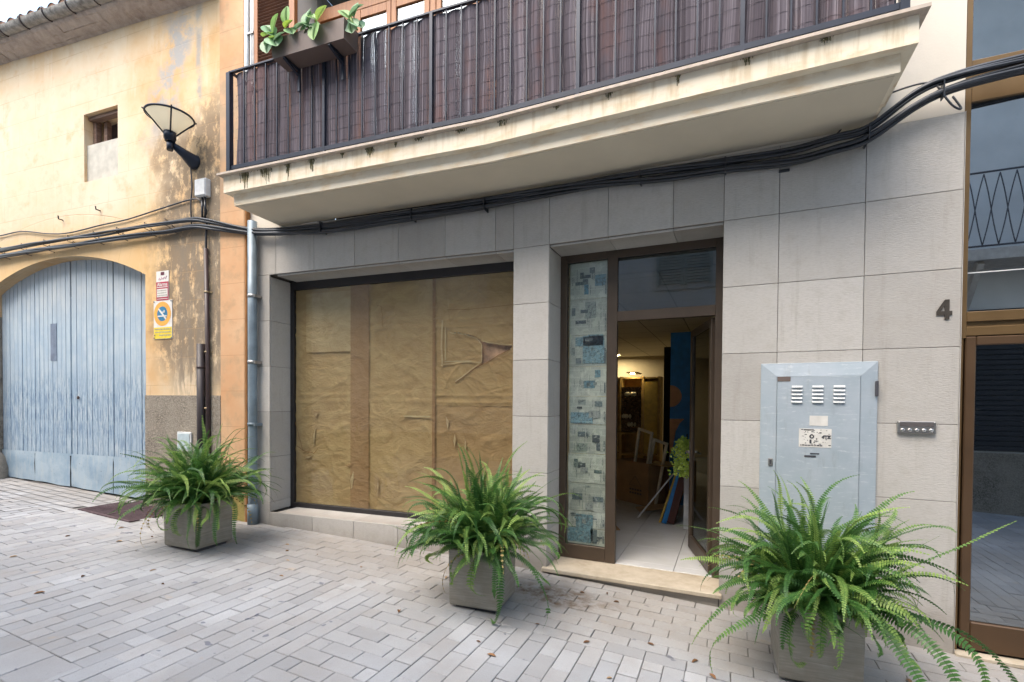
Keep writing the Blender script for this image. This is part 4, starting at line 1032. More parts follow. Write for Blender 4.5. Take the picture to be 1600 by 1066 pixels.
for gi, (LP_, RP_, cnt) in enumerate(((UP, UPR, 6), (LO_, LOR, 6))):
    base = [lp(x, -.075 - (.03 if x < -3.3 else 0), z) for x, z in LP_] + [Vector((x, -.05 - (.06 if x > 2.3 else 0) , z)) for x, z in RP_]
    base = spline(base, 8)
    for c_ in range(cnt):
        ph = c_*2*math.pi/cnt + gi; rr = random.choice((.010,.011,.013,.014,.008)); amp = random.uniform(.010, .026); k_ = random.uniform(1.1, 2.3)
        pts = []
        s_acc = 0
        for i, p in enumerate(base):
            if i: s_acc += (p-base[i-1]).length
            a = ph + s_acc*k_*.9 + 1.2*noise.noise((s_acc*.7, c_, gi))
            sg = .010*noise.noise((s_acc*1.3, c_*3, gi+5))
            pts.append(p + Vector((0, math.cos(a)*amp*.8, math.sin(a)*amp + sg)))
        m = MB(); m.tube(pts, rr, 7); m.build('cable', CABLE, CB)
TH = [(-8.308,3.807),(-7.674,3.798),(-7.157,3.802),(-6.584,3.708),(-6.14,3.671),(-5.509,3.698),(-5.002,3.712),(-4.374,3.773),(-3.942,3.809),(-3.783,3.78),(-3.683,3.637),(-3.76,3.55)]
m = MB(); m.tube(spline([lp(x, YF-.02, z) for x, z in TH], 6), .0085, 7); m.build('thin_cable', CABLE, CB)
m = MB(); m.tube(spline([lp(-3.93, YF-.02, 4.17), lp(-3.91, YF-.02, 3.95), lp(-3.93, YF-.02, 3.75), lp(-3.92, YF-.02, 3.5)], 6), .008, 7); m.build('lamp_cable', CABLE, CB)
m = MB(); m.tube(spline([lp(-3.66, YF-.03, 3.55), lp(-3.675, YF-.03, 3.4), lp(-3.68, YF-.03, 3.2)], 6), .012, 7); m.build('lamp_cable', CABLE, CB)
m = MB(); m.tube(spline([Vector((2.42,-.02,3.34)), Vector((2.55,-.03,3.47)), Vector((2.70,-.05,3.54)), Vector((2.86,-.08,3.555)), Vector((2.97,-.1,3.53))], 6), .006, 7); m.build('thin_cable', CABLE, CB)
m = MB(); m.tube(spline([Vector((2.95,-.12,3.50)), Vector((3.02,-.13,3.36)), Vector((3.07,-.12,3.33)), Vector((3.03,-.11,3.42))], 6), .006, 7); m.build('thin_cable', CABLE, CB)
for x in (-7.6,-7.1,-6.6,-6.1,-5.6,-5.15,-4.65,-4.3): 
    m = MB(FL); zc = 3.575; m.tube([(x,YF-.0,zc+.02),(x,-.11,zc+.045),(x+.01,-.115,zc-.03),(x,YF,zc-.035)], .005, 6); m.build('cable_clip', PIPEB, CB); m = MB(FL); m.tube([(x+.12,YF,3.50),(x+.12,-.115,3.53),(x+.13,-.115,3.46),(x+.12,YF,3.455)], .005, 6); m.build('cable_clip', PIPEB, CB)
for x in (-2.06, -1.0, -.25):
    m = MB(FL); m.box(x-.006, x+.006, -.112, 0, 3.225, 3.33, b=.003); m.build('cable_clip', CABLE, CB)
for x in (1.12, 1.74, 2.60, 2.98):
    z = {1.12:3.29, 1.74:3.27, 2.60:3.29, 2.98:3.47}[x]
    m = MB(FR); m.box(x-.004, x+.004, -.14 if x > 2.3 else -.082, -.085 if x > 2.9 else 0, z-.055, z+.05, b=.002); m.build('cable_clip', CABLE, CB)
# wall vent hole by the cables
t_ = MB(); t_.box(2.09, 2.16, -.012, .0, 3.165, 3.185, b=.003); tag(t_.build('vent_bracket', CABLE), 'tiny black bracket on the stone just below the cables', 'bracket')

# text helper
def text_mesh(body, size, mat, name, parent, F, x, y, z, bold=0, shear=0):
    cu = bpy.data.curves.new(name, 'FONT'); cu.body = body; cu.size = size; cu.align_x = 'CENTER'; cu.offset = bold; cu.shear = shear
    ob = bpy.data.objects.new('tmp_text', cu); COL.objects.link(ob); dg = bpy.context.evaluated_depsgraph_get(); dg.update()
    me = bpy.data.meshes.new_from_object(ob.evaluated_get(dg)); bpy.data.objects.remove(ob)
    M_ = Matrix.Translation(-wloc(parent)) @ F @ Matrix.Translation((x, y, z)) @ Matrix.Rotation(R(90), 4, 'X')
    me.transform(M_); me.materials.clear(); me.materials.append(mat)
    o = bpy.data.objects.new(name, me); COL.objects.link(o); o.parent = parent; return o
SIGNW = simple('sign_white', (.66,.64,.60), .45, 0, .08, 15); CRIM = simple('sign_crimson', (.36,.02,.05), .45, 0, .1, 15)
SBLUE = simple('sign_blue', (.02,.17,.32), .45); SORA = simple('faded_sign_ring', (.72,.36,.06), .5, 0, .12, 12); SYEL = simple('sign_yellow', (.72,.55,.04), .5, 0, .12, 25)
INK = simple('sign_ink', (.06,.06,.07), .5); INKG = simple('faded_ink', (.34,.33,.28), .5)
t_ = thing('alarm_sign', lp(-4.42, YF-.01, 2.68), 'small white and crimson Alarma sign to the right of the gate', 'sign', 'signs beside the arched gate')
m = MB(FL); m.box(-4.528, -4.316, YF-.008, YF, 2.682, 3.034, b=.002); m.build('plate', SIGNW, t_)
m = MB(FL); m.box(-4.526, -4.318, YF-.0095, YF-.0082, 2.684, 2.905); m.build('red_field', CRIM, t_)
m = MB(FL); m.box(-4.513, -4.332, YF-.011, YF-.0097, 2.725, 2.822); m.box(-4.515, -4.33, YF-.011, YF-.0097, 2.838, 2.846); m.box(-4.515, -4.33, YF-.011, YF-.0097, 2.700, 2.706); m.build('white_field', SIGNW, t_)
text_mesh('Alarma', .060, SIGNW, 'lettering', t_, FL, -4.422, YF-.0105, 2.856, .0012)
m = MB(FL)
for r_ in range(3):
    x = -4.505
    while x < -4.35:
        w_ = random.uniform(.008, .02); m.box(x, x+w_, YF-.0118, YF-.0112, 2.737+.028*r_, 2.752+.028*r_); x += w_+.006
m.build('small_print', INKG, t_)
m = MB(FL); m.box(-4.45, -4.39, YF-.0095, YF-.0082, 2.985, 3.022); m.build('logo_block', simple('dark_maroon', (.10,.01,.03), .5), t_)
m = MB(FL); pts = [(-4.485+.013*i, YF-.010, 2.935+.016*math.sin(i*1.9)+.002*i) for i in range(12)]; m.tube(pts, .0022, 5); m.build('script', simple('magenta_ink', (.45,.12,.28), .5), t_)
t_ = thing('no_parking_sign', lp(-4.42, YF-.01, 2.21), 'no parking plate with blue disc and faded orange ring under the alarm sign', 'sign', 'signs beside the arched gate')
m = MB(FL); m.box(-4.576, -4.262, YF-.008, YF, 2.225, 2.685, b=.002); m.build('plate', SIGNW, t_)
def disc(mb, cx, cz, r, y, n=32, r0=0):
    for k in range(n):
        a, b_ = 2*math.pi*k/n, 2*math.pi*(k+1)/n
        if r0: mb.face([(cx+r0*math.cos(a),y,cz+r0*math.sin(a)),(cx+r*math.cos(a),y,cz+r*math.sin(a)),(cx+r*math.cos(b_),y,cz+r*math.sin(b_)),(cx+r0*math.cos(b_),y,cz+r0*math.sin(b_))])
        else: mb.face([(cx,y,cz),(cx+r*math.cos(a),y,cz+r*math.sin(a)),(cx+r*math.cos(b_),y,cz+r*math.sin(b_))])
cx_, cz_ = -4.425, 2.525
m = MB(FL); disc(m, cx_, cz_, .145, YF-.0092, r0=.088); m.build('ring', SORA, t_)
m = MB(FL); disc(m, cx_, cz_, .088, YF-.0090); m.build('disc', SBLUE, t_)
m = MB(FL); Mx = Matrix.Translation((cx_, YF-.0105, cz_)) @ Matrix.Rotation(R(45), 4, 'Y'); m.box(-.088, .088, -.0006, .0006, -.011, .011, M=Mx)
m.box(cx_-.075, cx_+.078, YF-.0122, YF-.0114, cz_-.035, cz_-.020); m.box(cx_+.0, cx_+.045, YF-.0122, YF-.0114, cz_+.012, cz_+.025); m.box(cx_+.028, cx_+.045, YF-.0130, YF-.0124, cz_+.012, cz_+.042); m.build('bars', SIGNW, t_)
m = MB(FL); m.box(-4.570, -4.268, YF-.0092, YF-.0083, 2.23, 2.365); m.build('yellow_field', SYEL, t_)
m = MB(FL)
for z_, x0 in ((2.335,-4.555),(2.30,-4.55),(2.262,-4.48)):
    x = x0
    while x < -4.30:
        w_ = random.uniform(.01, .03); m.box(x, x+w_, YF-.0105, YF-.0096, z_, z_+.014); x += w_+.008
m.build('small_print', INKG, t_)
m = MB(FL)
for x, z_ in ((-4.565,2.672),(-4.275,2.672),(-4.565,2.24),(-4.275,2.236),(-4.555,2.272)): m.lathe((x, YF-.010, z_), [(.009,0),(.006,.004),(0,.005)], 8, axis=(0,-1,0))
m.build('screw', INK, t_)
# small meter door low on the plinth
t_ = thing('meter_box', lp(-4.05, YF-.03, .99), 'small pale blue meter door in the roughcast plinth behind the left fern', 'meter box')
m = MB(FL); m.box(-4.16, -3.93, YF-.03, YF-.012, .90, 1.125, b=.004); m.build('frame', WHITE, t_)
m = MB(FL); m.box(-4.14, -3.95, YF-.036, YF-.0305, .92, 1.105, b=.003); m.build('lid', simple('pale_blue_plastic', (.46,.55,.58), .5), t_)

# ------------------------------------------------------------------ utility cabinet, intercom, number
t_ = thing('utility_cabinet', (2.35, -.02, .25), 'grey blue metal meter cabinet with louvres and torn stickers on the stone wall', 'cabinet')
m = MB(); CX0, CX1, CZ0, CZ1 = 2.004, 2.690, .22, 1.785; D0, D1, DZ0, DZ1 = 2.098, 2.600, .31, 1.697
def bev(pa, pb, pc, pd): m.face([pa, pb, pc, pd], .5)
yo, yi = -.018, -.034
m.face([(CX0,yo,CZ0),(CX1,yo,CZ0),(D1,yi,DZ0),(D0,yi,DZ0)]); m.face([(CX0,yo,CZ1),(D0,yi,DZ1),(D1,yi,DZ1),(CX1,yo,CZ1)])
m.face([(CX0,yo,CZ0),(D0,yi,DZ0),(D0,yi,DZ1),(CX0,yo,CZ1)]); m.face([(CX1,yo,CZ0),(CX1,yo,CZ1),(D1,yi,DZ1),(D1,yi,DZ0)])
m.box(CX0-.008, CX1+.008, yo+.0005, -.0005, CZ0-.008, CZ1+.008, b=.003)
m.build('frame', GALV, t_)
m = MB(); m.box(D0+.003, D1-.003, -.040, -.030, DZ0+.003, DZ1-.003, b=.002)
dr = m.build('cabinet_door', GALV, t_)
LOUV = simple('pale_louvre', (.58,.60,.60), .5)
for cx in (2.224, 2.350, 2.476):
    m = MB()
    for k in range(5):
        z = 1.508+.0265*k; w2 = .034
        m.face([(cx-w2,-.0405,z+.017),(cx+w2,-.0405,z+.017),(cx+w2*.92,-.053,z+.004),(cx-w2*.92,-.053,z+.004)], .5)
        m.face([(cx-w2*.92,-.053,z+.004),(cx+w2*.92,-.053,z+.004),(cx+w2,-.0405,z),(cx-w2,-.0405,z)], .5)
        m.face([(cx-w2,-.0405,z+.017),(cx-w2*.92,-.053,z+.004),(cx-w2,-.0405,z)]); m.face([(cx+w2,-.0405,z+.017),(cx+w2,-.0405,z),(cx+w2*.92,-.053,z+.004)])
    m.build('vent', LOUV, dr)
m = MB(); m.box(2.303, 2.413, -.0415, -.0402, 1.350, 1.420); m.build('blank_label', SIGNW, dr)
m = MB(); m.box(2.240, 2.436, -.0415, -.0402, 1.198, 1.329); 
m.build('sticker', SIGNW, dr)
m = MB()
random.seed(21)
for i in range(46):
    x = random.uniform(2.246, 2.42); z = random.uniform(1.205, 1.32); w_ = random.choice((.004,.008,.014)); h2 = random.choice((.003,.005,.007))
    m.box(x, x+w_, -.0425, -.0418, z, z+h2)
x = 2.25
while x < 2.38: m.box(x, x+.006, -.0425, -.0418, 1.207, 1.216); x += .009
m.box(2.27,2.33,-.0425,-.0418,1.316,1.324); m.box(2.305,2.317,-.0431,-.0426,1.225,1.252); m.box(2.275,2.345,-.0425,-.0413,1.128,1.141); m.box(2.31,2.365,-.0425,-.0413,1.150,1.158)
m.build('torn_print', INK, dr)
text_mesh('O', .035, INK, 'lettering', dr, FR, 2.318, -.0432, 1.262, .002)
text_mesh('4TZ', .030, INK, 'lettering', dr, FR, 2.405, -.0432, 1.262, .002)
m = MB(); m.box(2.102, 2.183, -.0425, -.0402, 1.662, 1.695); m.build('maker_plate', simple('brown_plate', (.22,.17,.15), .4, .4), dr)
m = MB(); m.box(2.050, 2.080, -.036, -.022, 1.052, 1.107, b=.003); m.build('lock', STEEL, t_)
m = MB(); m.box(2.060, 2.070, -.038, -.0365, 1.065, 1.095); m.build('keyhole', INK, t_)
m = MB(); m.box(2.683, 2.700, -.036, -.01, 1.556, 1.66, b=.003); m.build('hinge', INK, t_)
t_ = thing('intercom', (2.91, -.02, 1.31), 'steel intercom panel with five round buttons beside the entrance door', 'intercom')
m = MB(); m.box(2.809, 3.013, -.020, 0, 1.312, 1.393, b=.004); m.build('panel', STEEL, t_)
m = MB(); m.box(2.822, 3.000, -.0215, -.0202, 1.358, 1.384); m.build('name_strip', simple('name_strip', (.10,.09,.09), .4), t_)
for k in range(5):
    m = MB(); m.lathe((2.836+.0375*k, -.020, 1.334), [(.013,0),(.013,.006),(.010,.009),(0,.010)], 14, axis=(0,-1,0)); m.build('button', simple('button_steel', (.62,.60,.58), .25, .9) if 'button_steel' not in bpy.data.materials else bpy.data.materials['button_steel'], t_)
m = MB()
for x in (2.818, 3.004): m.lathe((x,-.020,1.386), [(.004,0),(.003,.002),(0,.003)], 8, axis=(0,-1,0))
m.build('screw', SIGNW, t_)
# house number: an extruded plate figure
def prism(poly_list, y0, y1, name, mat, parent=None):
    m = MB()
    for poly in poly_list:
        m.face([(x,y0,z) for x, z in poly]); n = len(poly)
        for k in range(n):
            a, b_ = poly[k], poly[(k+1) % n]; m.face([(a[0],y0,a[1]),(a[0],y1,a[1]),(b_[0],y1,b_[1]),(b_[0],y0,b_[1])])
    return m.build(name, mat, parent)
nx, nz, W_, H_ = 3.005, 2.052, .080, .128
pp = lambda a, b: (nx+a*W_, nz+b*H_)
o = prism([[pp(.52,0),pp(.82,0),pp(.82,1),pp(.52,1)], [pp(0,.22),pp(.519,.22),pp(.519,.42),pp(0,.42)], [pp(0,.421),pp(.26,.421),pp(.519,.70),pp(.519,1)], [pp(.821,.22),pp(1,.22),pp(1,.42),pp(.821,.42)]], -.007, -.0005, 'house_number', simple('number_bronze', (.085,.072,.06), .4, .5))
tag(o, 'bronze house number 4 on the stone beside the entrance', 'house number')

# ------------------------------------------------------------------ iron grate, leaves on the ground
t_ = thing('drain_grate', (-4.6, -.63, gz(-4.6)), 'rusty slotted iron drain grate in the paving left of the first planter', 'drain grate')
RUST = m_rough('rusty_iron', (.05,.03,.035), (.13,.09,.095), 30, .4, .004, .8)
m = MB(); 
def gq(mb, x0, x1, y0, y1, dz0, dz1, t=.5):
    Mg = Matrix.Identity(4); a = math.atan(-.04); Mg = Matrix.Translation((x0, 0, gz(x0))) @ Matrix.Rotation(-a, 4, 'Y')
    mb.box(0, x1-x0, y0, y1, dz0, dz1, t, M=Mg)
for (a, b_, c_, d_) in ((GR[0],GR[1],GR[2],GR[2]+.03),(GR[0],GR[1],GR[3]-.03,GR[3])): gq(m, a, b_, c_, d_, -.012, .003)
for xx in (GR[0], (GR[0]+GR[1])/2-.015, GR[1]-.03): gq(m, xx, xx+.03, GR[2]+.031, GR[3]-.031, -.012, .003)
m.build('frame', RUST, t_)
m = MB(); x = GR[0]+.035
while x < GR[1]-.05:
    if abs(x-(GR[0]+GR[1])/2) > .03: gq(m, x, x+.016, GR[2]+.031, GR[3]-.031, -.012, .001)
    x += .028
m.build('bars', RUST, t_)
DRY = m_attr('dry_leaf', [(0,(.10,.045,.02)),(.5,(.24,.12,.05)),(1,(.42,.29,.16))], .8)
random.seed(5)
leaves = [(-3.45,-1.35),(-3.28,-1.30),(-3.05,-1.42),(-3.35,-1.12),(-2.9,-1.05),(-3.15,-1.2),(-2.1,-.62),(-1.95,-.75),(-1.65,-.68),(-1.15,-.18),(-1.10,-.72),(-1.75,-.92),(-2.45,-1.62),(-2.1,-1.75),(-3.7,-2.0),(-2.75,-1.95),(-.35,-.55),(-.30,-1.25),(.62,-.95),(.98,-1.02),(.74,-.28),(.92,-.20),(1.02,-.32),(1.35,-.85),(1.62,-.93),(1.72,-1.05),(.38,-1.35),(.52,-1.45),(1.2,-1.35),(2.75,-.55),(2.95,-.95),(2.8,-1.15),(-1.5,-1.2),(-4.0,-1.5),(-3.9,-1.1),(-2.65,-2.25)]
for i, (x, y) in enumerate(leaves):
    m = MB(); a = random.uniform(0, 6.28); L = random.uniform(.012, .032); W2 = L*random.uniform(.25, .5); t0 = random.random(); z = gz(x)+.0015
    ca, sa = math.cos(a), math.sin(a)
    def q(u, v, h): return (x+u*ca-v*sa, y+u*sa+v*ca, z+h)
    c1 = random.uniform(.004, .012); pr = [(-1,0),(-.45,.85),(.3,1),(.75,.5),(1,0)]
    for (u0,v0),(u1,v1) in zip(pr, pr[1:]):
        for sg in (1, -1): m.face([q(u0*L,0,.001),q(u1*L,0,.001),q(u1*L,sg*v1*W2,c1*v1+.001),q(u0*L,sg*v0*W2,c1*v0+.001)], t0)
    o = m.build('dry_leaf', DRY); tag(o, 'small dry brown leaf fallen on the grey paving', 'leaf', 'dry leaves scattered on the paving')

# ------------------------------------------------------------------ planters and ferns
def planter(cx, cy, w_, d_, h_, ang, label, seed):
    g0 = gz(cx); t = thing('square_planter', (cx, cy, g0), label, 'planter', 'stone planters along the front')
    Mp = Matrix.Translation((cx, cy, g0)) @ Matrix.Rotation(ang, 4, 'Z')
    m = MB(); tp = 1.0; ws, ds = w_/2, d_/2; th = .03; zb = .022
    def ring(k, z): return [Mp @ Vector((sx*(ws-k), sy*(ds-k), z)) for sx, sy in ((-1,-1),(1,-1),(1,1),(-1,1))]
    lv = [(.022, zb), (.010, zb+.002), (.006, zb+.012), (.0, h_-.006), (.004, h_), (th-.004, h_), (th, h_-.006), (th, h_-.07)]
    rings = [ring(k, z) for k, z in lv]; b = .012
    for (A, B_), (l0, l1) in zip(zip(rings, rings[1:]), zip(lv, lv[1:])):
        for k in range(4):
            k2 = (k+1) % 4; W = w_ if k % 2 == 0 else d_
            m.face([A[k], A[k2], B_[k2], B_[k]], .5, [(k*.5,l0[1]+(.02*l0[0])),(k*.5+W,l0[1]),(k*.5+W,l1[1]),(k*.5,l1[1])])
    m.face(list(reversed(rings[0])))
    m.build('pot', POT, t)
    m = MB(); m.box(-ws+.04, ws-.04, -ds+.04, ds-.04, -.03, zb+.001, M=Mp); m.build('foot', INK, t)
    m = MB(); nn = 8
    for i in range(nn):
        for j in range(nn):
            P_ = []
            for (a, b_) in ((i,j),(i+1,j),(i+1,j+1),(i,j+1)):
                x = (-ws+th)+(w_-2*th)*a/nn; y = (-ds+th)+(d_-2*th)*b_/nn; P_.append(Mp @ Vector((x, y, h_-.035+.03*noise.noise((x*9, y*9, seed)))))
            m.face(P_, .5, None, True)
    m.build('soil', m_rough('potting_soil', (.012,.009,.006), (.05,.035,.022), 60, .9, .02) if 'potting_soil' not in bpy.data.materials else bpy.data.materials['potting_soil'], t)
    return t
def frond(mb, base, az, el, L, droop, wid, tone, side=0.0, npair=34, curl=0, zmin=None):
    """one arching frond: rachis plus two rows of narrow leaflets"""
    p = Vector(base); n = 22; ds = L/n; pts = [p.copy()]; e = el; a = az
    for i in range(n):
        t = (i+1)/n
        e -= droop*(.35+1.5*t)/n + curl*max(0, t-.75)*.35 + .17*noise.noise((base[0]*50+t*4, L*77, az*9)); a += side/n + .22*noise.noise((t*4, base[1]*60, az*7))
        p = p + Vector((math.cos(a)*math.cos(e), math.sin(a)*math.cos(e), math.sin(e)))*ds; pts.append(p.copy())
    # keep above ground
    for q in pts:
        g = gz(q.x)+.01
        if q.z < g: q.z = g + (g-q.z)*.02
        if zmin is not None and q.z < zmin: q.z = zmin + (q.z-zmin)*.38
        yl = frontY(q.x) - .03
        if q.y > yl: q.y = yl - (q.y-yl)*.12
    mb.tube(pts, [.0026*(1-.75*i/n) for i in range(n+1)], 4, max(0, tone-.2), cap=False)
    roll = random.uniform(-.9, .9)
    for k in range(npair):
        t = .05 + .95*k/(npair-1); f = t*n; i = min(int(f), n-1); q = pts[i].lerp(pts[i+1], f-i)
        d = (pts[min(i+1,n)]-pts[i]).normalized(); sd_ = d.cross(Vector((0,0,1)))
        if sd_.length < .05: sd_ = Vector((1,0,0))
        sd_.normalize(); nrm = sd_.cross(d).normalized()
        sd_ = sd_*math.cos(roll) + nrm*math.sin(roll); nrm = sd_.cross(d).normalized()
        env = min(1, t/.18)**.6 * (1-max(0, t-.55)/.45)**.65 if t < .999 else .1
        wl_ = wid*max(.12, env)*random.uniform(.88, 1.08); lw_ = L/npair*.80*random.uniform(.85, 1.05); lw_ = min(lw_, .0135)
        for sg in (1, -1):
            tip = q + sd_*sg*wl_ + d*wl_*.16 - Vector((0,0,1))*wl_*random.uniform(.05, .30) + nrm*wl_*.12
            md = q + sd_*sg*wl_*.55 + d*wl_*.06 + nrm*wl_*.10
            b0 = q - d*lw_*.5; b1 = q + d*lw_*.5
            tt = min(1, max(0, tone + random.uniform(-.12, .12) + .55*max(0, t-.5)))
            mb.face([b0, b1, md + d*lw_*.42, md - d*lw_*.5], tt, [(0,0)]*4); mb.face([md - d*lw_*.5, md + d*lw_*.42, tip], tt, [(0,0)]*3)
def fern(cx, cy, h_, spec, label, seed, long_=()):
    random.seed(seed); g0 = gz(cx)+h_-.03
    t = thing('fern', (cx, cy, g0), label, 'fern', 'sword ferns in the planters')
    m = MB(); N, Lr, spread, az0 = spec
    for i in range(N):
        az = 2*math.pi*(i*.618 % 1) + random.uniform(-.2, .2); ring = random.random()
        el = R(88 - 60*ring**1.1 + random.uniform(-8, 8)); L = random.uniform(*Lr)*(1.04 - .24*ring)
        droop = random.uniform(.55, 1.9)*(1.15 - .3*ring)
        r0 = random.uniform(0, .12); base = (cx + r0*math.cos(az), cy + r0*math.sin(az), g0-.01)
        
        bright = random.random(); tone = .10 + .48*random.random() + (.32 if bright > .72 else 0) + (.08 if ring < .3 else 0)
        frond(m, base, az, el, L, droop, random.uniform(.023, .036), tone, random.uniform(-.9, .9), int(L*70), random.choice((0,0,1,2,3)), g0 + random.uniform(-.16, .16))
    for (azd, eld, L, dr, tn) in long_:
        frond(m, (cx+.1*math.cos(R(azd)), cy+.1*math.sin(R(azd)), g0), R(azd), R(eld), L, dr, .036, tn, random.uniform(-.2, .2), int(L*55))
    m.build('fronds', LEAF, t)
    m = MB()
    for i in range(12):
        az = random.uniform(0, 6.28); frond(m, (cx+.08*math.cos(az), cy+.08*math.sin(az), g0), az, R(random.uniform(10, 60)), random.uniform(.35, .7), random.uniform(1, 2.2), .02, .5+random.random()*.4, 0, 16)
    m.build('withered_fronds', m_attr('withered_fern', [(0,(.08,.05,.025)),(1,(.40,.30,.10))]), t)
    return t
planter(-2.775, -1.035, .42, .375, .425, R(3), 'leftmost square grey planter, beside the drain grate', 1)
planter(.132, -.810, .385, .375, .425, R(5), 'middle square grey planter, in front of the pillar between window and door', 2)
planter(2.255, -.700, .41, .40, .43, R(2), 'rightmost square grey planter, in front of the metal cabinet', 3)
# (azimuth deg, elevation, length, droop, tone)
fern(-2.775, -1.035, .425, (360, (.42,.88), 1, 0), 'spreading dark green fern in the leftmost planter', 11,
     ((200,60,.85,1.3,.2),(215,30,.80,1.2,.25),(240,20,.62,1.6,.5),(275,10,.5,2.4,.7),(290,25,.55,2.6,.75),(310,20,.65,2.4,.5),(335,20,.72,2.3,.3),(350,30,.78,2.4,.25),(5,40,.82,2.3,.25),(190,75,.78,.6,.15),(160,80,.75,.5,.15)))
fern(.132, -.810, .425, (380, (.42,.87), 1, 0), 'dense bright green fern in the middle planter', 12,
     ((285,5,.45,2.6,.75),(300,15,.42,2.8,.7),(325,25,.80,2.3,.35),(338,30,.88,2.4,.3),(205,20,.6,1.8,.4),(185,35,.66,1.5,.4),(20,55,.8,1.3,.35),(260,20,.4,2.8,.6),(355,35,.72,1.0,.85)))
fern(2.255, -.700, .43, (400, (.42,.88), 1, 0), 'largest fern with long arching fronds in the rightmost planter', 13,
     ((10,48,1.00,.75,.55),(345,52,.98,1.2,.4),(20,45,.9,1.4,.5),(352,30,1.05,1.5,.35),(330,30,.95,2.2,.35),(318,35,.9,2.5,.4),(340,20,1.0,2.0,.45),(270,25,.50,3.0,.6),(285,28,.55,3.0,.65),(255,30,.58,3.0,.6),(240,25,.62,2.5,.6),(215,25,.85,2.2,.5),(190,40,.85,1.4,.5),(170,60,.75,1.3,.4),(200,20,.75,1.5,.5),(75,50,.7,2.0,.4)))
random.seed(99)

# ------------------------------------------------------------------ window box and its plant on the railing
t_ = thing('window_box', lp(-1.6, -.7, 4.5), 'dull brown rectangular window box hung on the balcony railing', 'window box')
m = MB(FL); bx0, bx1, by0, by1, bz0, bz1 = -1.995, -1.215, -.790, -.600, 4.500, 4.660
def taper(z): return (z-bz0)/(bz1-bz0)*.012
m_ = m
P0 = [(bx0+.012,by0+.012),(bx1-.012,by0+.012),(bx1-.012,by1),(bx0+.012,by1)]; P1 = [(bx0,by0),(bx1,by0),(bx1,by1),(bx0,by1)]
for k in range(4):
    k2 = (k+1) % 4; m.face([(*P0[k],bz0),(*P0[k2],bz0),(*P1[k2],bz1),(*P1[k],bz1)])
m.face([(*p,bz0) for p in reversed(P0)])
for k in range(4):
    k2 = (k+1) % 4; I = [(bx0+.01,by0+.01),(bx1-.01,by0+.01),(bx1-.01,by1-.01),(bx0+.01,by1-.01)]
    m.face([(*P1[k],bz1),(*P1[k2],bz1),(*I[k2],bz1),(*I[k],bz1)]); m.face([(*I[k],bz1),(*I[k2],bz1),(*I[k2],bz1-.05),(*I[k],bz1-.05)])
m.face([(*p,bz1-.045) for p in I])
m.build('box', simple('taupe_plastic', (.135,.098,.085), .45, 0, .06, 5), t_)
for x in (-1.86, -1.38):
    m = MB(FL); m.bar((x,-.60,4.44),(x,-.775,4.487),.022,.012); m.box(x-.011, x+.011, -.606, -.597, 4.30, 4.50); m.box(x-.011, x+.011, by0+.02, -.597, 4.488, 4.497); m.build('bracket', NAVY, t_)
t_ = thing('window_box_plant', lp(-1.6, -.7, 4.62), 'succulent like plant with broad pale green leaves growing over the window box', 'plant')
m = MB(FL)
def bleaf(c, tipdir, L, W, fold, tone):
    c = Vector(c); d = Vector(tipdir).normalized(); s_ = d.cross(Vector((0, -.6, .8))).normalized(); nn = s_.cross(d).normalized()
    rows = [(0,.06),(.15,.5),(.35,.88),(.55,1),(.75,.88),(.9,.55),(1,.12)]
    for (t0, w0), (t1, w1) in zip(rows, rows[1:]):
        for sg in (1, -1):
            f = lambda t, w, e: c + d*L*t + s_*sg*W*w*e + nn*(fold*W*w*e*e + .25*L*(t*t)*-.6)
            for e0, e1 in ((0,.5),(.5,1)):
                m.face([f(t0,w0,e0),f(t0,w0,e1),f(t1,w1,e1),f(t1,w1,e0)], tone, None, True)
sp_ = [((-1.80,-.80,4.70),[(-.6,-.2,-.3),(.8,-.3,.3),(.1,-.3,.9),(.6,-.3,-.6)]), ((-1.50,-.80,4.70),[(-.2,-.2,-.9),(.7,-.3,.5),(-.7,-.1,.5)]), ((-1.97,-.80,4.68),[(-.9,-.2,-.5),(.5,-.3,-.6),(-.5,-.2,.7),(.3,-.2,.5),(-.95,0,.15),(.95,-.1,.1),(.0,-.3,-.9)]), ((-1.62,-.76,4.72),[(-.9,-.1,.6),(.4,-.1,.9),(.9,-.2,-.4),(-.4,-.3,-.9),(-.9,-.1,-.1),(.1,-.1,.95)]), ((-1.20,-.72,4.70),[(.2,-.1,.8),(.3,-.3,-.9),(.9,0,.6),(.9,-.1,-.5),(-.5,-.2,.6)])]
stp = []
for (c, dirs) in sp_:
    for d in dirs:
        L = random.uniform(.10, .165); bleaf((c[0]+random.uniform(-.03,.03), c[1], c[2]+random.uniform(-.03,.03)), d, L, L*.50, .2, random.choice((.05,.15,.25,.6,.95,.8)))
    stp.append([(c[0]+.05, -.70, 4.60), (c[0]+.02, -.74, 4.66), c])
m.build('leaves', SUCC, t_)
m = MB(FL)
for p in stp: m.tube(p, .009, 6)
m.build('stems', simple('green_stem', (.20,.30,.08), .5), t_)

LAMPS = Mat('warm_glow'); LAMPS.fin((.9,.85,.7), .5); LAMPS.b.inputs['Emission Color'].default_value = (1,.78,.42,1); LAMPS.b.inputs['Emission Strength'].default_value = 30
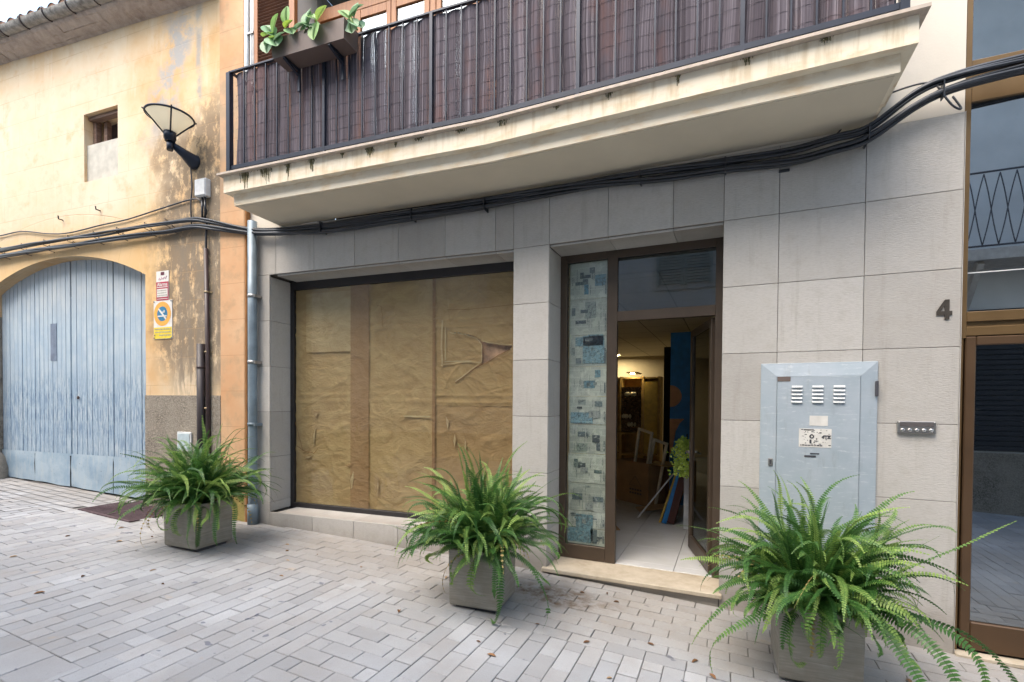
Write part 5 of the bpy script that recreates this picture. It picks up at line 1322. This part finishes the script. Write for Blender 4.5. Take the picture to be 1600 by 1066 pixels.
# ------------------------------------------------------------------ things inside the shop
FZ = .0605
def sbox(name, mat, x0, x1, y0, y1, z0, z1, label, cat, M_=None, b=.004):
    m = MB(); m.box(x0, x1, y0, y1, z0, z1, b=b, M=M_); return tag(m.build(name, mat), label, cat)
CARD = simple('cardboard', (.36,.22,.11), .8, 0, .12, 6); DKBLUE = simple('deep_blue_board', (.02,.20,.52), .5); WARM = simple('tan_panel', (.50,.27,.14), .7)
BLACKM = simple('matt_black', (.004,.004,.005), .8); WFR = simple('white_frame_paint', (.72,.68,.56), .5); PALEP = simple('white_board', (.55,.56,.60), .5); YB = simple('ochre_board', (.50,.33,.06), .6)
t_ = thing('cardboard_box', (.5, 2.9, FZ), 'large open brown cardboard box full of frames inside the shop', 'box')
Mb = Matrix.Translation((.778, 2.886, FZ)) @ Matrix.Rotation(R(-36), 4, 'Z')
m = MB()
for (x0,x1,y0,y1) in ((-.66,0,0,.006),(-.66,0,.414,.42),(-.66,-.654,.006,.414),(-.006,0,.006,.414)): m.box(x0, x1, y0, y1, 0, .60, M=Mb)
m.box(-.654, -.006, .006, .414, 0, .006, M=Mb); m.build('carton', CARD, t_)
m = MB(); m.face([Mb @ Vector(p) for p in ((-.66,0,.601),(0,0,.601),(.02,-.14,.52),(-.64,-.16,.53))]) if False else None
m.box(-.02, .30, .05, .40, .585, .60, M=Mb); m.build('flap', simple('light_cardboard', (.40,.28,.14), .8), t_)
m = MB()
for (a, b_, z) in ((-.32,-.18,.30),): 
    m.bar(Mb @ Vector((a-.05,-.002,.26)), Mb @ Vector((a+.07,-.002,.40)), .004, .002); m.bar(Mb @ Vector((a+.07,-.002,.40)), Mb @ Vector((a+.19,-.002,.26)), .004, .002); m.bar(Mb @ Vector((a-.05,-.002,.26)), Mb @ Vector((a+.19,-.002,.26)), .004, .002)
for r_ in range(2):
    for q_ in range(5): m.box(-.36+.05*q_, -.325+.05*q_, -.002, -.001, .19-.05*r_, .215-.05*r_, M=Mb)
m.build('printed_mark', INK, t_)
def pframe(x, y, w_, h_, ax, z0, label, mat=WFR, rz=0, th=.035):
    m = MB(); M_ = Matrix.Translation((x, y, z0)) @ Matrix.Rotation(R(rz), 4, 'Z') @ Matrix.Rotation(R(ax), 4, 'Y')
    for (a,b_,c_,d_) in ((0,th,0,h_),(w_-th,w_,0,h_),(th,w_-th,h_-th,h_),(th,w_-th,0,th)): m.box(a, b_, 0, .03, c_, d_, M=M_, b=.003)
    return tag(m.build('picture_frame', mat), label, 'picture frame', 'empty frames standing in the cardboard box')
pframe(.45, 3.26, .30, 1.02, 10, FZ+.08, 'tall empty white frame leaning leftmost in the cardboard box', rz=-40)
pframe(.66, 3.12, .26, .92, 12, FZ+.05, 'shorter empty white frame standing rightmost in the cardboard box', WFR, rz=-35)
sbox('tall_cabinet', BLACKM, .80, 1.25, 4.3, 4.9, FZ, 2.42, 'tall narrow black cabinet in the back of the shop', 'cabinet')
m = MB(); m.box(1.018, 1.60, 3.22, 3.26, FZ, 2.50, b=.004); t_ = thing('blue_panel', (1.3, 3.24, FZ), 'tall deep blue display panel with tan shapes standing in the shop', 'panel'); m.build('board', DKBLUE, t_)
m = MB(); disc(m, 1.02, 1.60, .155, 3.217, 28)
m.v = [v if v.x > 1.018 else Vector((1.018, v.y, v.z)) for v in m.v]
m.face([(1.018,3.217,1.28),(1.018,3.217,.75),(1.06,3.217,.85),(1.10,3.217,1.10),(1.15,3.217,1.21),(1.21,3.217,1.28)]); m.build('cut_shapes', WARM, t_)
sbox('white_post', PALEP, 1.325, 1.41, 1.86, 1.93, FZ, .80, 'narrow white board standing upright behind the open door leaf', 'board')
def lean(name, p, q, w_, th, mat, label, up=(0,1,0)):
    m = MB(); m.bar(p, q, th, w_, up=up); return tag(m.build(name, mat), label, 'board', 'boards leaning in the shop')
lean('leaning_board', (.765, 2.16, FZ+.012), (1.25, 2.16, .74), .05, .018, PALEP, 'thin pale strip leaning diagonally across the shop floor')
lean('leaning_board', (1.045, 2.15, FZ+.012), (1.235, 2.15, .70), .30, .022, YB, 'ochre yellow board leaning in the shop')
lean('leaning_board', (1.095, 2.14, FZ+.012), (1.275, 2.14, .72), .30, .05, DKBLUE, 'dark blue board leaning beside the yellow board')
lean('leaning_board', (1.17, 2.13, FZ+.02), (1.32, 2.13, .72), .30, .08, simple('dark_red_board', (.07,.02,.015), .6), 'dark red board leaning beside the blue board')
lean('leaning_board', (.93, 4.0, FZ+.02), (1.02, 3.9, 1.75), .03, .05, PALEP, 'long grey upright strip leaning against the black cabinet')
m = MB(); m.box(-.2, .2, -.13, .13, 0, .008, M=Matrix.Translation((.45, 1.50, FZ+.004)) @ Matrix.Rotation(R(25), 4, 'Z')); tag(m.build('cardboard_sheet', simple('tan_card', (.30,.17,.08), .8)), 'small flat cardboard sheet on the tiles near the door', 'cardboard')
m = MB(); M_ = Matrix.Translation((.86, 2.72, FZ+.03)) @ Matrix.Rotation(R(20), 4, 'Z') @ Matrix.Rotation(R(-9), 4, 'Y'); m.box(-.2, .22, -.14, .14, 0, .008, M=M_); tag(m.build('cardboard_sheet', simple('pale_card', (.42,.30,.18), .8)), 'folded cardboard flap on the floor before the big box', 'cardboard')
t_ = thing('hanging_greenery', (1.36, 1.75, .95), 'bunch of lime green leaves hanging beside the open door', 'plant')
m = MB(); random.seed(31)
for i in range(620):
    z = random.uniform(.70, 1.12); wz = .075 if z < .95 else .075*(1.15-z)/.2+.02
    c_ = Vector((1.325+random.gauss(0, wz*.62), 1.65+random.gauss(0, .04), z)); a = random.uniform(0, 6.28); d = Vector((math.cos(a), random.uniform(-.5,.5), math.sin(a)-.4)).normalized(); s_ = d.cross(Vector((0,-1,.2))).normalized(); L = random.uniform(.02, .038)
    m.face([c_, c_+d*L*.5+s_*L*.35, c_+d*L, c_+d*L*.5-s_*L*.35], random.random())
m.build('leaves', m_attr('lime_leaf', [(0,(.25,.42,.04)),(1,(.62,.80,.14))], .5), t_)
m = MB(); m.tube([(1.365,1.70,.78),(1.365,1.70,1.16)], .008, 6); m.build('stem', BLACKM, t_)
# shelving with glass ware at the back
t_ = thing('display_shelf', (.1, 5.6, FZ), 'yellow lit wooden display shelf with mirror in the back of the shop', 'shelf')
SHW = simple('honey_wood', (.60,.42,.16), .5); m = MB()
m.box(-.55, .62, 5.72, 5.76, FZ, 2.0); 
for x in (-.55, -.13, .28, .58): m.box(x, x+.04, 5.35, 5.719, FZ, 2.0)
for z in (.5, .9, 1.25, 1.6, 1.96): m.box(-.51, .58, 5.36, 5.719, z, z+.03) 
m.build('carcass', SHW, t_)
m = MB(); m.box(-.10, .27, 5.345, 5.349, .95, 1.80); m.build('dark_mirror', simple('mirror_dark', (.03,.02,.015), .15, .5), t_)
m = MB(); m.box(.33, .57, 5.34, 5.348, .55, 1.90); m.build('yellow_door', simple('yellow_door', (.62,.46,.12), .5), t_)
m = MB(); random.seed(8)
for (x, z, rr) in ((.08,1.62,.10),(.0,1.20,.07),(.12,1.05,.06)):
    for k in range(5): m.lathe((x+random.uniform(-.08,.08), 5.28, z), [(0,0),(rr*.35,.02),(rr*.45,.05),(rr*.25,.08),(0,.09)], 10)
m.build('glassware', simple('silver_ware', (.75,.73,.62), .3, .4), t_)
m = MB(); m.box(.09, .16, 5.22, 5.26, 2.045, 2.06, b=.003); m.build('shelf_light', LAMPS.m, t_)
m = MB(); m.box(.02, .22, 5.19, 5.72, 2.062, 2.08, b=.002); m.build('light_arm', SHW, t_)
t_ = thing('wooden_stool', (.95, 3.35, FZ), 'small dark red wooden stool behind the cardboard box', 'stool')
m = MB(); m.box(.80, 1.02, 3.1, 3.4, .62, .65, b=.006); m.build('seat', simple('light_seat', (.42,.30,.12), .6), t_)
for (x, y) in ((.82,3.12),(1.0,3.12),(.82,3.38),(1.0,3.38)):
    m = MB(); m.box(x-.018, x+.018, y-.018, y+.018, FZ, .619, b=.004); m.build('leg', simple('dark_red_wood', (.10,.025,.02), .5) if 'dark_red_wood' not in bpy.data.materials else bpy.data.materials['dark_red_wood'], t_)

# ------------------------------------------------------------------ house across the street (seen mirrored in the glass)
O = thing('opposite_house', (3, -6, -.1), 'pale rendered house across the street seen mirrored in the entrance glass', 'building')
YO = -6.0
m = MB(); m.box(-14, 14, YO-.3, YO, .75, 8.2); m.box(-14, 4.9, YO-.3, YO+.0, -.6, .749); m.box(8.2, 14, YO-.3, YO, -.6, .749)
m.build('facade', simple('pale_facade', (.60,.60,.59), .9, 0, .10, 1.2, .3), O)
m = MB(); m.box(-14, 14, YO+.001, YO+.03, -.6, .75); m.build('dark_plinth', ROUGHC, O)
m = MB(); z = .78
while z < 3.0: m.box(5.0, 7.8, YO+.005, YO+.03, z, z+.075, b=.008); z += .08
m.build('roller_door', simple('roller_dark', (.035,.037,.045), .5, .3), O)
m = MB(); m.box(3.8, 7.6, -5.35, YO-.0, 3.66, 3.82); m.bar((5.2,-6.0,3.0),(5.2,-5.45,3.65),.08,.12); m.bar((7.0,-6.0,3.0),(7.0,-5.45,3.65),.08,.12); m.build('balcony_slab', simple('opp_slab', (.45,.42,.38), .8), O)
m = MB()
for k in range(20):
    x0 = 3.9+.185*k
    for sg in (1, -1):
        pts = [(x0+sg*.0925*(1-math.cos(math.pi*j/10)) if False else x0+sg*.185*(j/10+.035*math.sin(2*math.pi*j/10)), -5.38, 3.88+1.05*j/10) for j in range(11)]
        m.tube(pts, .008, 5)
m.tube([(3.8,-5.38,4.96),(7.6,-5.38,4.96)], .014, 6); m.tube([(3.8,-5.38,3.87),(7.6,-5.38,3.87)], .014, 6)
m.build('lattice_railing', INK, O)
for (x0, x1, z0, z1) in ((.35,1.45,3.95,5.1),(-2.4,-1.2,3.9,5.2),(-5.5,-4.3,3.9,5.2)):
    m = MB(); m.box(x0-.08, x1+.08, YO, YO+.03, z0-.08, z1+.08); f_ = m.build('window_surround', simple('surround', (.55,.54,.52), .8) if 'surround' not in bpy.data.materials else bpy.data.materials['surround'], O)
    m = MB(); xm = (x0+x1)/2
    for a, b_ in ((x0, xm-.01), (xm+.01, x1)):
        m.box(a, a+.05, YO+.031, YO+.07, z0, z1); m.box(b_-.05, b_, YO+.031, YO+.07, z0, z1); z = z0+.04
        while z < z1-.04: m.box(a+.05, b_-.05, YO+.035, YO+.06, z, z+.035, M=None); z += .06
    m.build('shutter', simple('grey_green_shutter', (.32,.36,.35), .6) if 'grey_green_shutter' not in bpy.data.materials else bpy.data.materials['grey_green_shutter'], f_)

LAMPM = Mat('lamp_glow'); LAMPM.fin((.9,.85,.7), .5); LAMPM.b.inputs['Emission Color'].default_value = (1,.82,.5,1); LAMPM.b.inputs['Emission Strength'].default_value = 480
t_ = thing('ceiling_spot', (-.70, 7.8, 2.64), 'tiny lit ceiling spot at the far back of the shop', 'ceiling light')
m = MB(); m.lathe((-.70, 7.8, 2.659), [(.07,0),(.07,-.012),(.05,-.014)], 16); m.build('ring', WHITE, t_)
m = MB(); m.lathe((-.70, 7.8, 2.650), [(.045,0),(0,-.003)], 16); m.build('lens', LAMPM.m, t_)
